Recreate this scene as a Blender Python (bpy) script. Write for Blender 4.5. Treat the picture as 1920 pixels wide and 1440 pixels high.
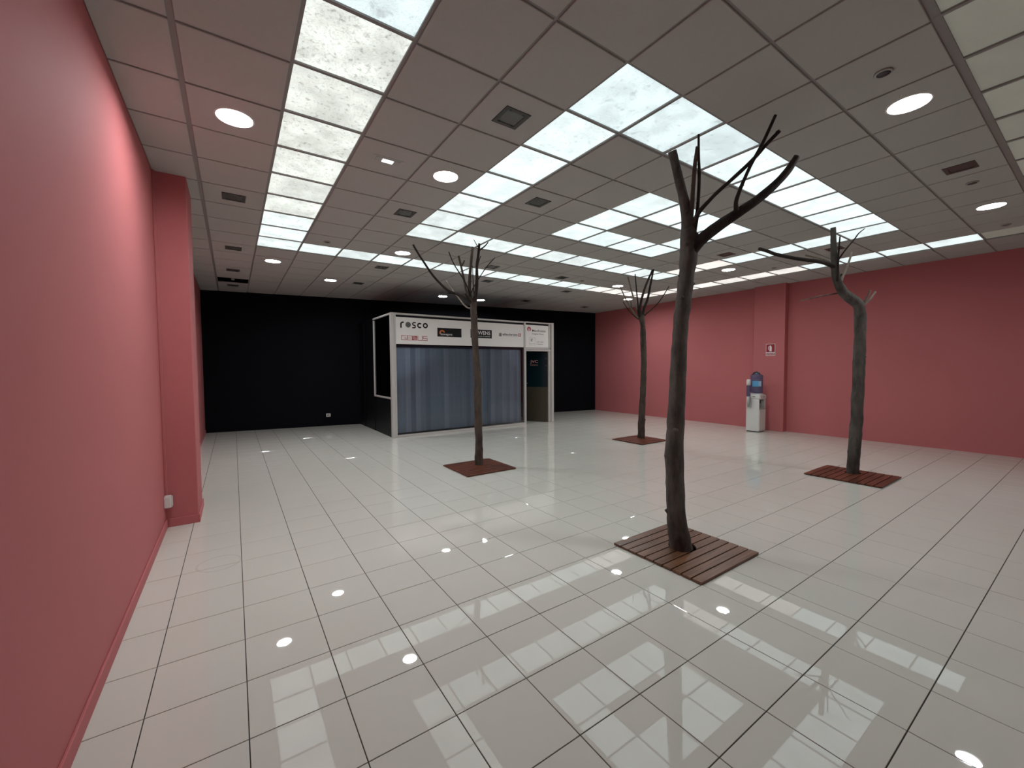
import bpy, math, random
from mathutils import Vector, Matrix, noise

for o in list(bpy.data.objects):
    bpy.data.objects.remove(o, do_unlink=True)
scene = bpy.context.scene
COL = scene.collection
rnd = random.Random(7)

# ------------------------------------------------------------------ camera, world, exposure
F_PX = 771.008
CAM = Vector((0.0, 0.0, 1.6134))
YAW, PITCH, ROLL = math.radians(34.2095), math.radians(-2.38665), math.radians(-0.38173)
fwd = Vector((math.sin(YAW) * math.cos(PITCH), math.cos(YAW) * math.cos(PITCH), math.sin(PITCH)))
rgt0 = Vector((math.cos(YAW), -math.sin(YAW), 0))
up0 = rgt0.cross(fwd)
RGT = math.cos(ROLL) * rgt0 + math.sin(ROLL) * up0
UPV = -math.sin(ROLL) * rgt0 + math.cos(ROLL) * up0
cam_data = bpy.data.cameras.new('camera')
cam_data.sensor_fit = 'HORIZONTAL'
cam_data.sensor_width = 36.0
cam_data.lens = F_PX / 1920.0 * 36.0
cam_data.clip_start = 0.02
cam = bpy.data.objects.new('camera', cam_data)
COL.objects.link(cam)
M3 = Matrix((RGT, UPV, -fwd)).transposed()
cam.matrix_world = Matrix.Translation(CAM) @ M3.to_4x4()
scene.camera = cam

world = bpy.data.worlds.new('world')
scene.world = world
world.use_nodes = True
world.node_tree.nodes['Background'].inputs[0].default_value = (0.02, 0.02, 0.02, 1)
world.node_tree.nodes['Background'].inputs[1].default_value = 0.3

scene.view_settings.view_transform = 'Standard'
scene.view_settings.look = 'None'
scene.view_settings.gamma = 1.0
scene.view_settings.use_curve_mapping = False
scene.view_settings.exposure = 0.0

PANEL_STRENGTH = 1.42        # luminous ceiling panels
DOWNLIGHT_STRENGTH = 205.0   # round LED downlights
DIM_STRENGTH = 0.125          # faint glow given to panels of the unlit front row

# ------------------------------------------------------------------ room measures (metres)
HC = 3.5814                  # ceiling grid height
XL, XR, YF = -0.60, 11.12, -2.60
def yback(x): return 12.82 - 0.168 * (x + 0.5)
ROOM = [(XL, YF), (XR, YF), (XR, yback(XR)), (XL, yback(XL))]
CU, CV, CELL = 0.3733, 2.4419, 0.6    # ceiling grid origin and pitch
def gx(u): return CU + CELL * u
def gy(v): return CV + CELL * v
FX0, FY0, FPITCH, FANG = 0.8154, 1.6745, 0.4002, -0.0023   # floor tile grid

def project(p):
    d = Vector(p) - CAM
    z = d.dot(fwd)
    if z < 0.05: return None
    return (960 + F_PX * d.dot(RGT) / z, 720 - F_PX * d.dot(UPV) / z)
def at(x, y, depth):
    """point seen at photo pixel (x, y) at a distance 'depth' in front of the camera"""
    return CAM + depth * (fwd + RGT * ((x - 960) / F_PX) + UPV * (-(y - 720) / F_PX))
def poly_area_px(pts):
    q = [project(p) for p in pts]
    if any(a is None for a in q): return 0.0
    cx = sum(a[0] for a in q) / len(q); cy = sum(a[1] for a in q) / len(q)
    xs = [a[0] for a in q]; ys = [a[1] for a in q]
    if max(xs) < 0 or min(xs) > 1920 or max(ys) < 0 or min(ys) > 1440: return 0.0
    q = [(min(max(a[0], 0), 1920), min(max(a[1], 0), 1440)) for a in q]
    return abs(sum(q[i - 1][0] * q[i][1] - q[i][0] * q[i - 1][1] for i in range(len(q)))) / 2

# ------------------------------------------------------------------ materials
def new_mat(name):
    m = bpy.data.materials.new(name); m.use_nodes = True
    nt = m.node_tree; b = nt.nodes['Principled BSDF']
    return m, nt, b
def N(nt, t, **kw):
    n = nt.nodes.new(t)
    for k, v in kw.items(): setattr(n, k, v)
    return n
def plain(name, col, rough=0.5, metal=0.0, spec=0.5, bump=0.0, bscale=200.0, vary=0.0, vscale=6.0):
    m, nt, b = new_mat(name)
    b.inputs['Roughness'].default_value = rough
    b.inputs['Metallic'].default_value = metal
    b.inputs['Specular IOR Level'].default_value = spec
    tc = N(nt, 'ShaderNodeTexCoord')
    nz = N(nt, 'ShaderNodeTexNoise'); nz.inputs['Scale'].default_value = vscale; nz.inputs['Detail'].default_value = 4
    nt.links.new(tc.outputs['Object'], nz.inputs['Vector'])
    mx = N(nt, 'ShaderNodeMix', data_type='RGBA')
    mx.inputs['A'].default_value = (*[c * (1 - vary) for c in col], 1)
    mx.inputs['B'].default_value = (*[min(1, c * (1 + vary)) for c in col], 1)
    nt.links.new(nz.outputs['Fac'], mx.inputs['Factor'])
    nt.links.new(mx.outputs['Result'], b.inputs['Base Color'])
    if bump > 0:
        n2 = N(nt, 'ShaderNodeTexNoise'); n2.inputs['Scale'].default_value = bscale; n2.inputs['Detail'].default_value = 3
        nt.links.new(tc.outputs['Object'], n2.inputs['Vector'])
        bp = N(nt, 'ShaderNodeBump'); bp.inputs['Strength'].default_value = bump; bp.inputs['Distance'].default_value = 0.002
        nt.links.new(n2.outputs['Fac'], bp.inputs['Height'])
        nt.links.new(bp.outputs['Normal'], b.inputs['Normal'])
    return m
def emit(name, col, strength):
    m, nt, b = new_mat(name)
    b.inputs['Base Color'].default_value = (0.8, 0.8, 0.8, 1)
    b.inputs['Emission Color'].default_value = (*col, 1)
    b.inputs['Emission Strength'].default_value = strength
    return m

PINK = (0.49, 0.150, 0.153)
M_pink = plain('pink_wall_paint', PINK, rough=0.75, spec=0.22, bump=0.25, bscale=260, vary=0.05, vscale=1.3)
M_black = plain('black_wall_paint', (0.0022, 0.0026, 0.0048), rough=0.75, spec=0.12, bump=0.15, bscale=200, vary=0.15, vscale=2)
M_ceil = plain('ceiling_tile_fissured', (0.435, 0.43, 0.41), rough=0.9, spec=0.2, bump=0.35, bscale=140, vary=0.04, vscale=40)
M_tee = plain('ceiling_tee_groove_shade', (0.26, 0.25, 0.24), rough=0.5, spec=0.3)  # darker than the tiles, so groove shade is in the colour
M_plenum = plain('plenum_dark', (0.02, 0.018, 0.017), rough=0.95, spec=0.0)
M_grout = plain('floor_grout', (0.06, 0.056, 0.052), rough=0.9, spec=0.1)
M_alu = plain('aluminium_profile', (0.62, 0.61, 0.58), rough=0.42, metal=0.35)
M_navy = plain('dark_laminate', (0.003, 0.0035, 0.005), rough=0.45, spec=0.25)
M_sign = plain('white_sign_board', (0.90, 0.885, 0.855), rough=0.5, spec=0.3, vary=0.02)
M_ink = plain('black_print', (0.006, 0.006, 0.007), rough=0.5, spec=0.3)
M_greyprint = plain('grey_print', (0.12, 0.125, 0.12), rough=0.5, spec=0.3, vary=0.35, vscale=18)
M_lightprint = plain('light_grey_print', (0.45, 0.45, 0.44), rough=0.5)
M_redprint = plain('red_print', (0.42, 0.025, 0.035), rough=0.5)
M_orange = plain('orange_print', (0.62, 0.16, 0.05), rough=0.5)
M_whiteprint = plain('white_print', (0.85, 0.85, 0.84), rough=0.5)
M_jvc = plain('pale_red_print', (0.85, 0.40, 0.38), rough=0.5)
M_doorup = plain('dark_teal_panel', (0.006, 0.022, 0.028), rough=0.18, spec=0.4)
M_doorlow = plain('olive_brown_panel', (0.075, 0.062, 0.042), rough=0.45, spec=0.3, vary=0.15, vscale=8)
M_blind = [plain('blind_fabric_%s' % n, c, rough=0.75, spec=0.15, vary=0.12, vscale=9) for n, c in
           (('slate', (0.47, 0.54, 0.62)), ('pale', (0.60, 0.655, 0.74)), ('dim', (0.38, 0.44, 0.52)))]  # paler and dimmer tints imitate light on differently turned slats
M_trackblue = plain('blind_track', (0.03, 0.04, 0.075), rough=0.5)
M_steel = plain('dark_steel', (0.05, 0.05, 0.052), rough=0.4, metal=0.6)
M_chrome = plain('chrome', (0.7, 0.7, 0.7), rough=0.2, metal=1.0)
M_whiteplastic = plain('white_plastic', (0.72, 0.71, 0.68), rough=0.4)
M_greyplastic = plain('grey_plastic', (0.36, 0.36, 0.34), rough=0.45)
M_darkplastic = plain('dark_plastic', (0.03, 0.03, 0.035), rough=0.4)
M_coolerwhite = plain('cooler_white', (0.66, 0.66, 0.63), rough=0.35, vary=0.02)
def bottle_mat():
    m, nt, b = new_mat('blue_bottle_plastic')
    b.inputs['Base Color'].default_value = (0.17, 0.16, 0.26, 1); b.inputs['Roughness'].default_value = 0.2
    tr = N(nt, 'ShaderNodeBsdfTransparent'); tr.inputs[0].default_value = (0.55, 0.58, 0.80, 1)
    mix = N(nt, 'ShaderNodeMixShader'); mix.inputs[0].default_value = 0.55
    nt.links.new(tr.outputs[0], mix.inputs[1]); nt.links.new(b.outputs[0], mix.inputs[2])
    nt.links.new(mix.outputs[0], nt.nodes['Material Output'].inputs[0])
    return m
M_bottle = bottle_mat()
M_bluelabel = plain('blue_label', (0.10, 0.36, 0.62), rough=0.5)
M_paleblue = plain('pale_blue_label', (0.38, 0.58, 0.74), rough=0.5)
M_signred = plain('sign_red', (0.27, 0.008, 0.018), rough=0.4)
M_ventgrey = plain('spot_frame_grey', (0.055, 0.057, 0.052), rough=0.5)
M_ventglass = plain('spot_glass_grey', (0.12, 0.125, 0.115), rough=0.25, vary=0.15, vscale=30)
M_ventbrown = plain('spot_frame_brown', (0.07, 0.045, 0.04), rough=0.55)
M_soilshade = plain('soil_and_gap_shade', (0.006, 0.005, 0.004), rough=0.95, spec=0.0)  # near-black for the shade in plank gaps and the trunk hole
M_down = emit('downlight_diffuser', (0.93, 0.97, 1.0), DOWNLIGHT_STRENGTH)
M_emerg = emit('emergency_tube', (0.95, 0.98, 1.0), 1.6)

def floor_mat():
    m, nt, b = new_mat('polished_porcelain')
    tc = N(nt, 'ShaderNodeTexCoord'); oi = N(nt, 'ShaderNodeObjectInfo'); geo = N(nt, 'ShaderNodeNewGeometry')
    nz = N(nt, 'ShaderNodeTexNoise'); nz.inputs['Scale'].default_value = 0.9; nz.inputs['Detail'].default_value = 5
    nt.links.new(geo.outputs['Position'], nz.inputs['Vector'])
    mx = N(nt, 'ShaderNodeMix', data_type='RGBA')
    mx.inputs['A'].default_value = (0.625, 0.615, 0.55, 1); mx.inputs['B'].default_value = (0.69, 0.682, 0.62, 1)
    nt.links.new(nz.outputs['Fac'], mx.inputs['Factor'])
    # faint round scuff mark left on one spot of the floor
    sub = N(nt, 'ShaderNodeVectorMath', operation='DISTANCE'); sub.inputs[1].default_value = SCUFF
    nt.links.new(geo.outputs['Position'], sub.inputs[0])
    df = N(nt, 'ShaderNodeMath', operation='SUBTRACT'); df.inputs[1].default_value = 0.15; nt.links.new(sub.outputs['Value'], df.inputs[0])
    ab = N(nt, 'ShaderNodeMath', operation='ABSOLUTE'); nt.links.new(df.outputs[0], ab.inputs[0])
    rg = N(nt, 'ShaderNodeMapRange'); rg.inputs['From Min'].default_value = 0.004; rg.inputs['From Max'].default_value = 0.012
    rg.inputs['To Min'].default_value = 0.35; rg.inputs['To Max'].default_value = 0.0; nt.links.new(ab.outputs[0], rg.inputs['Value'])
    n3 = N(nt, 'ShaderNodeTexNoise'); n3.inputs['Scale'].default_value = 14; nt.links.new(geo.outputs['Position'], n3.inputs['Vector'])
    ml = N(nt, 'ShaderNodeMath', operation='MULTIPLY'); nt.links.new(rg.outputs['Result'], ml.inputs[0]); nt.links.new(n3.outputs['Fac'], ml.inputs[1])
    mx2 = N(nt, 'ShaderNodeMix', data_type='RGBA'); mx2.inputs['B'].default_value = (0.25, 0.235, 0.22, 1)
    nt.links.new(ml.outputs[0], mx2.inputs['Factor']); nt.links.new(mx.outputs['Result'], mx2.inputs['A'])
    nt.links.new(mx2.outputs['Result'], b.inputs['Base Color'])
    n2 = N(nt, 'ShaderNodeTexNoise'); n2.inputs['Scale'].default_value = 3.0; n2.inputs['Detail'].default_value = 6
    nt.links.new(geo.outputs['Position'], n2.inputs['Vector'])
    mr = N(nt, 'ShaderNodeMapRange')
    mr.inputs['To Min'].default_value = 0.006; mr.inputs['To Max'].default_value = 0.022
    nt.links.new(n2.outputs['Fac'], mr.inputs['Value']); nt.links.new(mr.outputs['Result'], b.inputs['Roughness'])
    b.inputs['IOR'].default_value = 1.80
    return m
_d = at(411, 1056, 1.0) - CAM
SCUFF = tuple(CAM + _d * (-CAM.z / _d.z))
M_floor = floor_mat()

def panel_mat(name, col, strength, dirt, spotscale=34.0):
    """backlit translucent sheet with dirt and dead insects lying on it"""
    m, nt, b = new_mat(name)
    tc = N(nt, 'ShaderNodeTexCoord'); oi = N(nt, 'ShaderNodeObjectInfo')
    off = N(nt, 'ShaderNodeVectorMath', operation='SCALE'); off.inputs['Scale'].default_value = 57.0
    cmb = N(nt, 'ShaderNodeCombineXYZ')
    for k in range(3): nt.links.new(oi.outputs['Random'], cmb.inputs[k])
    nt.links.new(cmb.outputs[0], off.inputs[0])
    add = N(nt, 'ShaderNodeVectorMath', operation='ADD')
    nt.links.new(tc.outputs['Object'], add.inputs[0]); nt.links.new(off.outputs[0], add.inputs[1])
    def noise_ramp(scale, detail, lo, hi, a, c):
        n = N(nt, 'ShaderNodeTexNoise'); n.inputs['Scale'].default_value = scale; n.inputs['Detail'].default_value = detail
        nt.links.new(add.outputs[0], n.inputs['Vector'])
        r = N(nt, 'ShaderNodeMapRange', interpolation_type='SMOOTHSTEP')
        r.inputs['From Min'].default_value = lo; r.inputs['From Max'].default_value = hi
        r.inputs['To Min'].default_value = a; r.inputs['To Max'].default_value = c
        nt.links.new(n.outputs['Fac'], r.inputs['Value']); return r.outputs['Result']
    cloud = noise_ramp(4.5, 4, 0.3, 0.7, 1.04, 1.0 - 0.26 * dirt)
    speck = noise_ramp(spotscale, 4, 0.545, 0.74, 1.0, 1.0 - min(0.8, 0.42 * dirt))
    fine = noise_ramp(95.0, 3, 0.45, 0.75, 1.0, 1.0 - 0.30 * dirt)
    vor = N(nt, 'ShaderNodeTexVoronoi'); vor.inputs['Scale'].default_value = 7.0
    nt.links.new(add.outputs[0], vor.inputs['Vector'])
    vr = N(nt, 'ShaderNodeMapRange', interpolation_type='SMOOTHSTEP')
    vr.inputs['From Min'].default_value = 0.085; vr.inputs['From Max'].default_value = 0.155
    vr.inputs['To Min'].default_value = 1 - 0.55 * min(1, dirt + 0.2); vr.inputs['To Max'].default_value = 1.0
    # only some of the cells carry a spot
    sepc = N(nt, 'ShaderNodeSeparateColor'); nt.links.new(vor.outputs['Color'], sepc.inputs[0])
    wn = N(nt, 'ShaderNodeTexNoise'); wn.inputs['Scale'].default_value = 60; nt.links.new(add.outputs[0], wn.inputs['Vector'])
    ga = N(nt, 'ShaderNodeMath', operation='GREATER_THAN'); ga.inputs[1].default_value = 0.42 * min(1, dirt); nt.links.new(sepc.outputs[0], ga.inputs[0])
    g2 = N(nt, 'ShaderNodeMath', operation='MULTIPLY_ADD'); nt.links.new(wn.outputs['Fac'], g2.inputs[0]); g2.inputs[1].default_value = 0.12; nt.links.new(vor.outputs['Distance'], g2.inputs[2])
    g3 = N(nt, 'ShaderNodeMath', operation='ADD'); nt.links.new(g2.outputs[0], g3.inputs[0]); nt.links.new(ga.outputs[0], g3.inputs[1])
    nt.links.new(g3.outputs[0], vr.inputs['Value'])
    def mul(a, c):
        x = N(nt, 'ShaderNodeMath', operation='MULTIPLY'); nt.links.new(a, x.inputs[0]); nt.links.new(c, x.inputs[1]); return x.outputs[0]
    lvl = N(nt, 'ShaderNodeMapRange'); lvl.inputs['To Min'].default_value = 0.90; lvl.inputs['To Max'].default_value = 1.08
    nt.links.new(oi.outputs['Random'], lvl.inputs['Value'])
    tot = mul(mul(mul(mul(cloud, speck), fine), vr.outputs['Result']), lvl.outputs['Result'])
    st = N(nt, 'ShaderNodeMath', operation='MULTIPLY'); st.inputs[1].default_value = strength
    nt.links.new(tot, st.inputs[0])
    b.inputs['Base Color'].default_value = (0.32, 0.32, 0.30, 1); b.inputs['Roughness'].default_value = 0.5
    b.inputs['Emission Color'].default_value = (*col, 1)
    nt.links.new(st.outputs[0], b.inputs['Emission Strength'])
    return m
M_panel_dirty = panel_mat('panel_dirty', (0.79, 0.85, 0.79), PANEL_STRENGTH * 0.80, 1.1)
M_panel = panel_mat('panel_clear', (0.80, 0.94, 0.94), PANEL_STRENGTH * 0.83, 0.6)
M_panel_mid = panel_mat('panel_some_dirt', (0.80, 0.91, 0.90), PANEL_STRENGTH * 0.82, 0.85)
M_panel_near = panel_mat('panel_hazy', (0.72, 0.86, 0.88), PANEL_STRENGTH * 0.76, 0.7, 14.0)
M_panel_warm = panel_mat('panel_warm', (0.92, 0.90, 0.84), PANEL_STRENGTH * 0.80, 0.6)
M_panel_dim = panel_mat('panel_unlit_glow', (0.80, 0.82, 0.66), DIM_STRENGTH, 0.3)

def bark_mat(name, dark, light):
    m, nt, b = new_mat(name)
    tc = N(nt, 'ShaderNodeTexCoord')
    mp = N(nt, 'ShaderNodeMapping'); mp.inputs['Scale'].default_value = (1, 1, 0.35)
    nt.links.new(tc.outputs['Object'], mp.inputs['Vector'])
    nz = N(nt, 'ShaderNodeTexNoise'); nz.inputs['Scale'].default_value = 9; nz.inputs['Detail'].default_value = 8; nz.inputs['Roughness'].default_value = 0.65
    nt.links.new(mp.outputs[0], nz.inputs['Vector'])
    cr = N(nt, 'ShaderNodeValToRGB')
    cr.color_ramp.elements[0].position = 0.32; cr.color_ramp.elements[0].color = (*dark, 1)
    cr.color_ramp.elements[1].position = 0.72; cr.color_ramp.elements[1].color = (*light, 1)
    nt.links.new(nz.outputs['Fac'], cr.inputs['Fac']); nt.links.new(cr.outputs['Color'], b.inputs['Base Color'])
    n2 = N(nt, 'ShaderNodeTexNoise'); n2.inputs['Scale'].default_value = 45; n2.inputs['Detail'].default_value = 6
    nt.links.new(mp.outputs[0], n2.inputs['Vector'])
    bp = N(nt, 'ShaderNodeBump'); bp.inputs['Strength'].default_value = 0.5; bp.inputs['Distance'].default_value = 0.01
    nt.links.new(n2.outputs['Fac'], bp.inputs['Height']); nt.links.new(bp.outputs['Normal'], b.inputs['Normal'])
    b.inputs['Roughness'].default_value = 0.8; b.inputs['Specular IOR Level'].default_value = 0.25
    return m
M_bark = bark_mat('bark_grey_brown', (0.036, 0.032, 0.028), (0.145, 0.130, 0.115))
M_bark2 = bark_mat('bark_brown', (0.034, 0.025, 0.020), (0.115, 0.088, 0.07))
M_twig = bark_mat('twig_dark', (0.013, 0.010, 0.009), (0.052, 0.04, 0.034))
M_pale = bark_mat('twig_pale', (0.13, 0.105, 0.085), (0.30, 0.25, 0.20))
M_redtwig = bark_mat('twig_reddish', (0.10, 0.045, 0.04), (0.30, 0.20, 0.17))

def wood_mat(name, dark, light):
    m, nt, b = new_mat(name)
    tc = N(nt, 'ShaderNodeTexCoord'); oi = N(nt, 'ShaderNodeObjectInfo')
    cmb = N(nt, 'ShaderNodeCombineXYZ'); nt.links.new(oi.outputs['Random'], cmb.inputs[1])
    sc = N(nt, 'ShaderNodeVectorMath', operation='SCALE'); sc.inputs['Scale'].default_value = 31; nt.links.new(cmb.outputs[0], sc.inputs[0])
    add = N(nt, 'ShaderNodeVectorMath', operation='ADD'); nt.links.new(tc.outputs['Object'], add.inputs[0]); nt.links.new(sc.outputs[0], add.inputs[1])
    mp = N(nt, 'ShaderNodeMapping'); mp.inputs['Scale'].default_value = (1.6, 26, 26); nt.links.new(add.outputs[0], mp.inputs['Vector'])
    nz = N(nt, 'ShaderNodeTexNoise'); nz.inputs['Scale'].default_value = 2.2; nz.inputs['Detail'].default_value = 6
    nt.links.new(mp.outputs[0], nz.inputs['Vector'])
    cr = N(nt, 'ShaderNodeValToRGB')
    cr.color_ramp.elements[0].position = 0.3; cr.color_ramp.elements[0].color = (*dark, 1)
    cr.color_ramp.elements[1].position = 0.75; cr.color_ramp.elements[1].color = (*light, 1)
    nt.links.new(nz.outputs['Fac'], cr.inputs['Fac'])
    hv = N(nt, 'ShaderNodeHueSaturation'); mr = N(nt, 'ShaderNodeMapRange')
    mr.inputs['To Min'].default_value = 0.85; mr.inputs['To Max'].default_value = 1.18
    nt.links.new(oi.outputs['Random'], mr.inputs['Value']); nt.links.new(mr.outputs['Result'], hv.inputs['Value'])
    nt.links.new(cr.outputs['Color'], hv.inputs['Color']); nt.links.new(hv.outputs['Color'], b.inputs['Base Color'])
    b.inputs['Roughness'].default_value = 0.38; b.inputs['Specular IOR Level'].default_value = 0.4
    return m
M_plank = wood_mat('teak_plank', (0.090, 0.040, 0.020), (0.20, 0.096, 0.048))
M_plank_red = wood_mat('red_stained_plank', (0.080, 0.024, 0.013), (0.165, 0.052, 0.027))

def glass_mat(name, tint, refl=1.0):
    m = bpy.data.materials.new(name); m.use_nodes = True
    nt = m.node_tree; nt.nodes.clear()
    out = N(nt, 'ShaderNodeOutputMaterial'); mix = N(nt, 'ShaderNodeMixShader')
    tr = N(nt, 'ShaderNodeBsdfTransparent'); tr.inputs[0].default_value = (*tint, 1)
    gl = N(nt, 'ShaderNodeBsdfGlossy'); gl.inputs['Roughness'].default_value = 0.03
    fr = N(nt, 'ShaderNodeFresnel'); fr.inputs['IOR'].default_value = 1.45
    nt.links.new(fr.outputs[0], mix.inputs[0]); nt.links.new(tr.outputs[0], mix.inputs[1]); nt.links.new(gl.outputs[0], mix.inputs[2])
    nt.links.new(mix.outputs[0], out.inputs[0])
    return m
M_glass = glass_mat('clear_glass', (0.86, 0.89, 0.92))
M_glassdark = glass_mat('dusky_glass', (0.35, 0.42, 0.48))

# ------------------------------------------------------------------ mesh helpers
class MB:
    def __init__(s): s.v = []; s.f = []; s.smooth = []
    def poly(s, pts):
        n = len(s.v); s.v += [tuple(p) for p in pts]; s.f.append(list(range(n, n + len(pts)))); s.smooth.append(False)
    def box(s, x0, x1, y0, y1, z0, z1, bev=0.0):
        if bev > 0: return s.bevbox(x0, x1, y0, y1, z0, z1, bev)
        n = len(s.v)
        s.v += [(x, y, z) for z in (z0, z1) for y in (y0, y1) for x in (x0, x1)]
        for q in ((0, 2, 3, 1), (4, 5, 7, 6), (0, 1, 5, 4), (2, 6, 7, 3), (0, 4, 6, 2), (1, 3, 7, 5)):
            s.f.append([n + k for k in q]); s.smooth.append(False)
        return s
    def bevbox(s, x0, x1, y0, y1, z0, z1, b):
        # chamfered box: octagonal plan with inset top and bottom
        def ring(ins, z):
            a0, a1, c0, c1 = x0 + ins, x1 - ins, y0 + ins, y1 - ins
            return [(a0 + b, c0, z), (a1 - b, c0, z), (a1, c0 + b, z), (a1, c1 - b, z), (a1 - b, c1, z), (a0 + b, c1, z), (a0, c1 - b, z), (a0, c0 + b, z)]
        s.loft([ring(b, z0), ring(0, z0 + b), ring(0, z1 - b), ring(b, z1)], smooth=False); return s
    def loft(s, rings, smooth=True, caps=True):
        n = len(s.v); k = len(rings[0])
        for r in rings: s.v += [tuple(p) for p in r]
        for i in range(len(rings) - 1):
            for j in range(k):
                a = n + i * k + j; b2 = n + i * k + (j + 1) % k
                s.f.append([a, b2, b2 + k, a + k]); s.smooth.append(smooth)
        if caps:
            s.f.append([n + j for j in range(k)][::-1]); s.smooth.append(False)
            s.f.append([n + (len(rings) - 1) * k + j for j in range(k)]); s.smooth.append(False)
        return s
    def lathe(s, prof, c=(0, 0, 0), seg=24, caps=True):
        s.loft([[(c[0] + r * math.cos(2 * math.pi * j / seg), c[1] + r * math.sin(2 * math.pi * j / seg), c[2] + z) for j in range(seg)] for r, z in prof], caps=caps); return s
    def prism(s, pts, z0, z1):
        s.loft([[(x, y, z0) for x, y in pts], [(x, y, z1) for x, y in pts]], smooth=False); return s
    def tube(s, path, radii, seg=10, wob=0.0, seed=0.0):
        path = [Vector(p) for p in path]
        rings = []; ref = None
        for i, p in enumerate(path):
            t = (path[min(i + 1, len(path) - 1)] - path[max(i - 1, 0)]).normalized()
            if ref is None:
                ref = Vector((1, 0, 0)) if abs(t.x) < 0.8 else Vector((0, 1, 0))
            ref = (ref - t * ref.dot(t)).normalized()
            bn = t.cross(ref)
            ring = []
            for j in range(seg):
                a = 2 * math.pi * j / seg
                d = ref * math.cos(a) + bn * math.sin(a)
                r = radii[i]
                if wob > 0:
                    q = (p + d * r) * 9 + Vector((seed, seed * 1.7, 0))
                    r *= 1 + wob * noise.noise(q) + 0.4 * wob * noise.noise(q * 3.1)
                ring.append(p + d * r)
            rings.append(ring)
        s.loft(rings); return s
    def build(s, name, mat, parent=None, origin=(0, 0, 0)):
        me = bpy.data.meshes.new(name)
        o = Vector(origin)
        me.from_pydata([tuple(Vector(p) - o) for p in s.v], [], s.f)
        me.polygons.foreach_set('use_smooth', s.smooth)
        me.update()
        me.materials.append(mat)
        ob = bpy.data.objects.new(name, me); COL.objects.link(ob)
        if parent is not None: ob.parent = parent
        else: ob.location = o
        return ob
def add_mesh_obj(name, me, parent, loc, rot=None):
    ob = bpy.data.objects.new(name, me); COL.objects.link(ob); ob.parent = parent; ob.location = loc
    if rot: ob.rotation_euler = rot
    return ob
def tag(o, label=None, cat=None, group=None, kind=None):
    if label: o['label'] = label
    if cat: o['category'] = cat
    if group: o['group'] = group
    if kind: o['kind'] = kind
    return o
def empty(name, loc, label, cat, group=None):
    o = bpy.data.objects.new(name, None); COL.objects.link(o); o.location = loc; o.empty_display_size = 0.1
    return tag(o, label, cat, group)
def copy_tree(o, parent=None):
    c = o.copy(); COL.objects.link(c); c.parent = parent
    for ch in list(o.children): copy_tree(ch, c)
    return c
def clip(poly, room):
    out = list(poly)
    for i in range(len(room)):
        a, b = room[i], room[(i + 1) % len(room)]
        def side(p): return (b[0] - a[0]) * (p[1] - a[1]) - (b[1] - a[1]) * (p[0] - a[0])
        src, out = out, []
        for k in range(len(src)):
            p, q = src[k], src[(k + 1) % len(src)]
            sp, sq = side(p), side(q)
            if sp >= 0: out.append(p)
            if (sp >= 0) != (sq >= 0):
                t = sp / (sp - sq); out.append((p[0] + t * (q[0] - p[0]), p[1] + t * (q[1] - p[1])))
        if len(out) < 3: return []
    # drop duplicate corners
    res = []
    for p in out:
        if not res or math.hypot(p[0] - res[-1][0], p[1] - res[-1][1]) > 1e-4: res.append(p)
    if len(res) > 2 and math.hypot(res[0][0] - res[-1][0], res[0][1] - res[-1][1]) < 1e-4: res.pop()
    return res if len(res) > 2 else []
def area2(p): return abs(sum(p[i - 1][0] * p[i][1] - p[i][0] * p[i - 1][1] for i in range(len(p)))) / 2
def inset(poly, d):
    """move every edge of a convex counter-clockwise polygon inwards by d"""
    n = len(poly); lines = []
    for i in range(n):
        a, b = Vector(poly[i]), Vector(poly[(i + 1) % n])
        t = (b - a).normalized(); nrm = Vector((-t.y, t.x))
        lines.append((a + nrm * d, t))
    out = []
    for i in range(n):
        p, t = lines[i - 1]; q, u = lines[i]
        den = t.x * u.y - t.y * u.x
        if abs(den) < 1e-6: out.append((q.x, q.y)); continue
        k = ((q.x - p.x) * u.y - (q.y - p.y) * u.x) / den
        r = p + t * k; out.append((r.x, r.y))
    return out
ORD = ['first', 'second', 'third', 'fourth', 'fifth', 'sixth', 'seventh', 'eighth', 'ninth', 'tenth', 'eleventh', 'twelfth',
       'thirteenth', 'fourteenth', 'fifteenth', 'sixteenth', 'seventeenth']

# ------------------------------------------------------------------ walls and pillars
WT = 0.2
mb = MB(); mb.box(XL - WT, XL, YF - WT, yback(XL) + 0.1, -0.05, HC + 0.25)
tag(mb.build('wall_left', M_pink), 'long pink painted wall on the left', kind='structure')
mb = MB(); mb.box(XR, XR + WT, YF - WT, yback(XR) + 0.1, -0.05, HC + 0.25)
tag(mb.build('wall_right', M_pink), 'pink painted wall on the right behind the water cooler', kind='structure')
mb = MB(); mb.prism([(XL - WT, yback(XL - WT)), (XR + WT, yback(XR + WT)), (XR + WT, yback(XR + WT) + WT), (XL - WT, yback(XL - WT) + WT)], -0.05, HC + 0.25)
tag(mb.build('wall_back', M_black), 'black painted wall at the far end', kind='structure')
mb = MB(); mb.box(XL - WT, XR + WT, YF - WT, YF, -0.05, HC + 0.25)
tag(mb.build('wall_front', M_pink), 'pink wall closing the shop behind the viewpoint', kind='structure')
mb = MB(); mb.box(XL - 0.01, -0.335, 5.405, 6.02, 0.0, HC + 0.02, 0.006)
tag(mb.build('wall_left_pillar', M_pink), 'square pink pillar standing out from the left wall', kind='structure')
mb = MB(); mb.box(10.95, XR + 0.01, 4.49, 5.20, 0.0, HC + 0.02, 0.006)
tag(mb.build('wall_right_pillar', M_pink), 'shallow pink pillar on the right wall beside the cooler', kind='structure')
SK = 0.085
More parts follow.
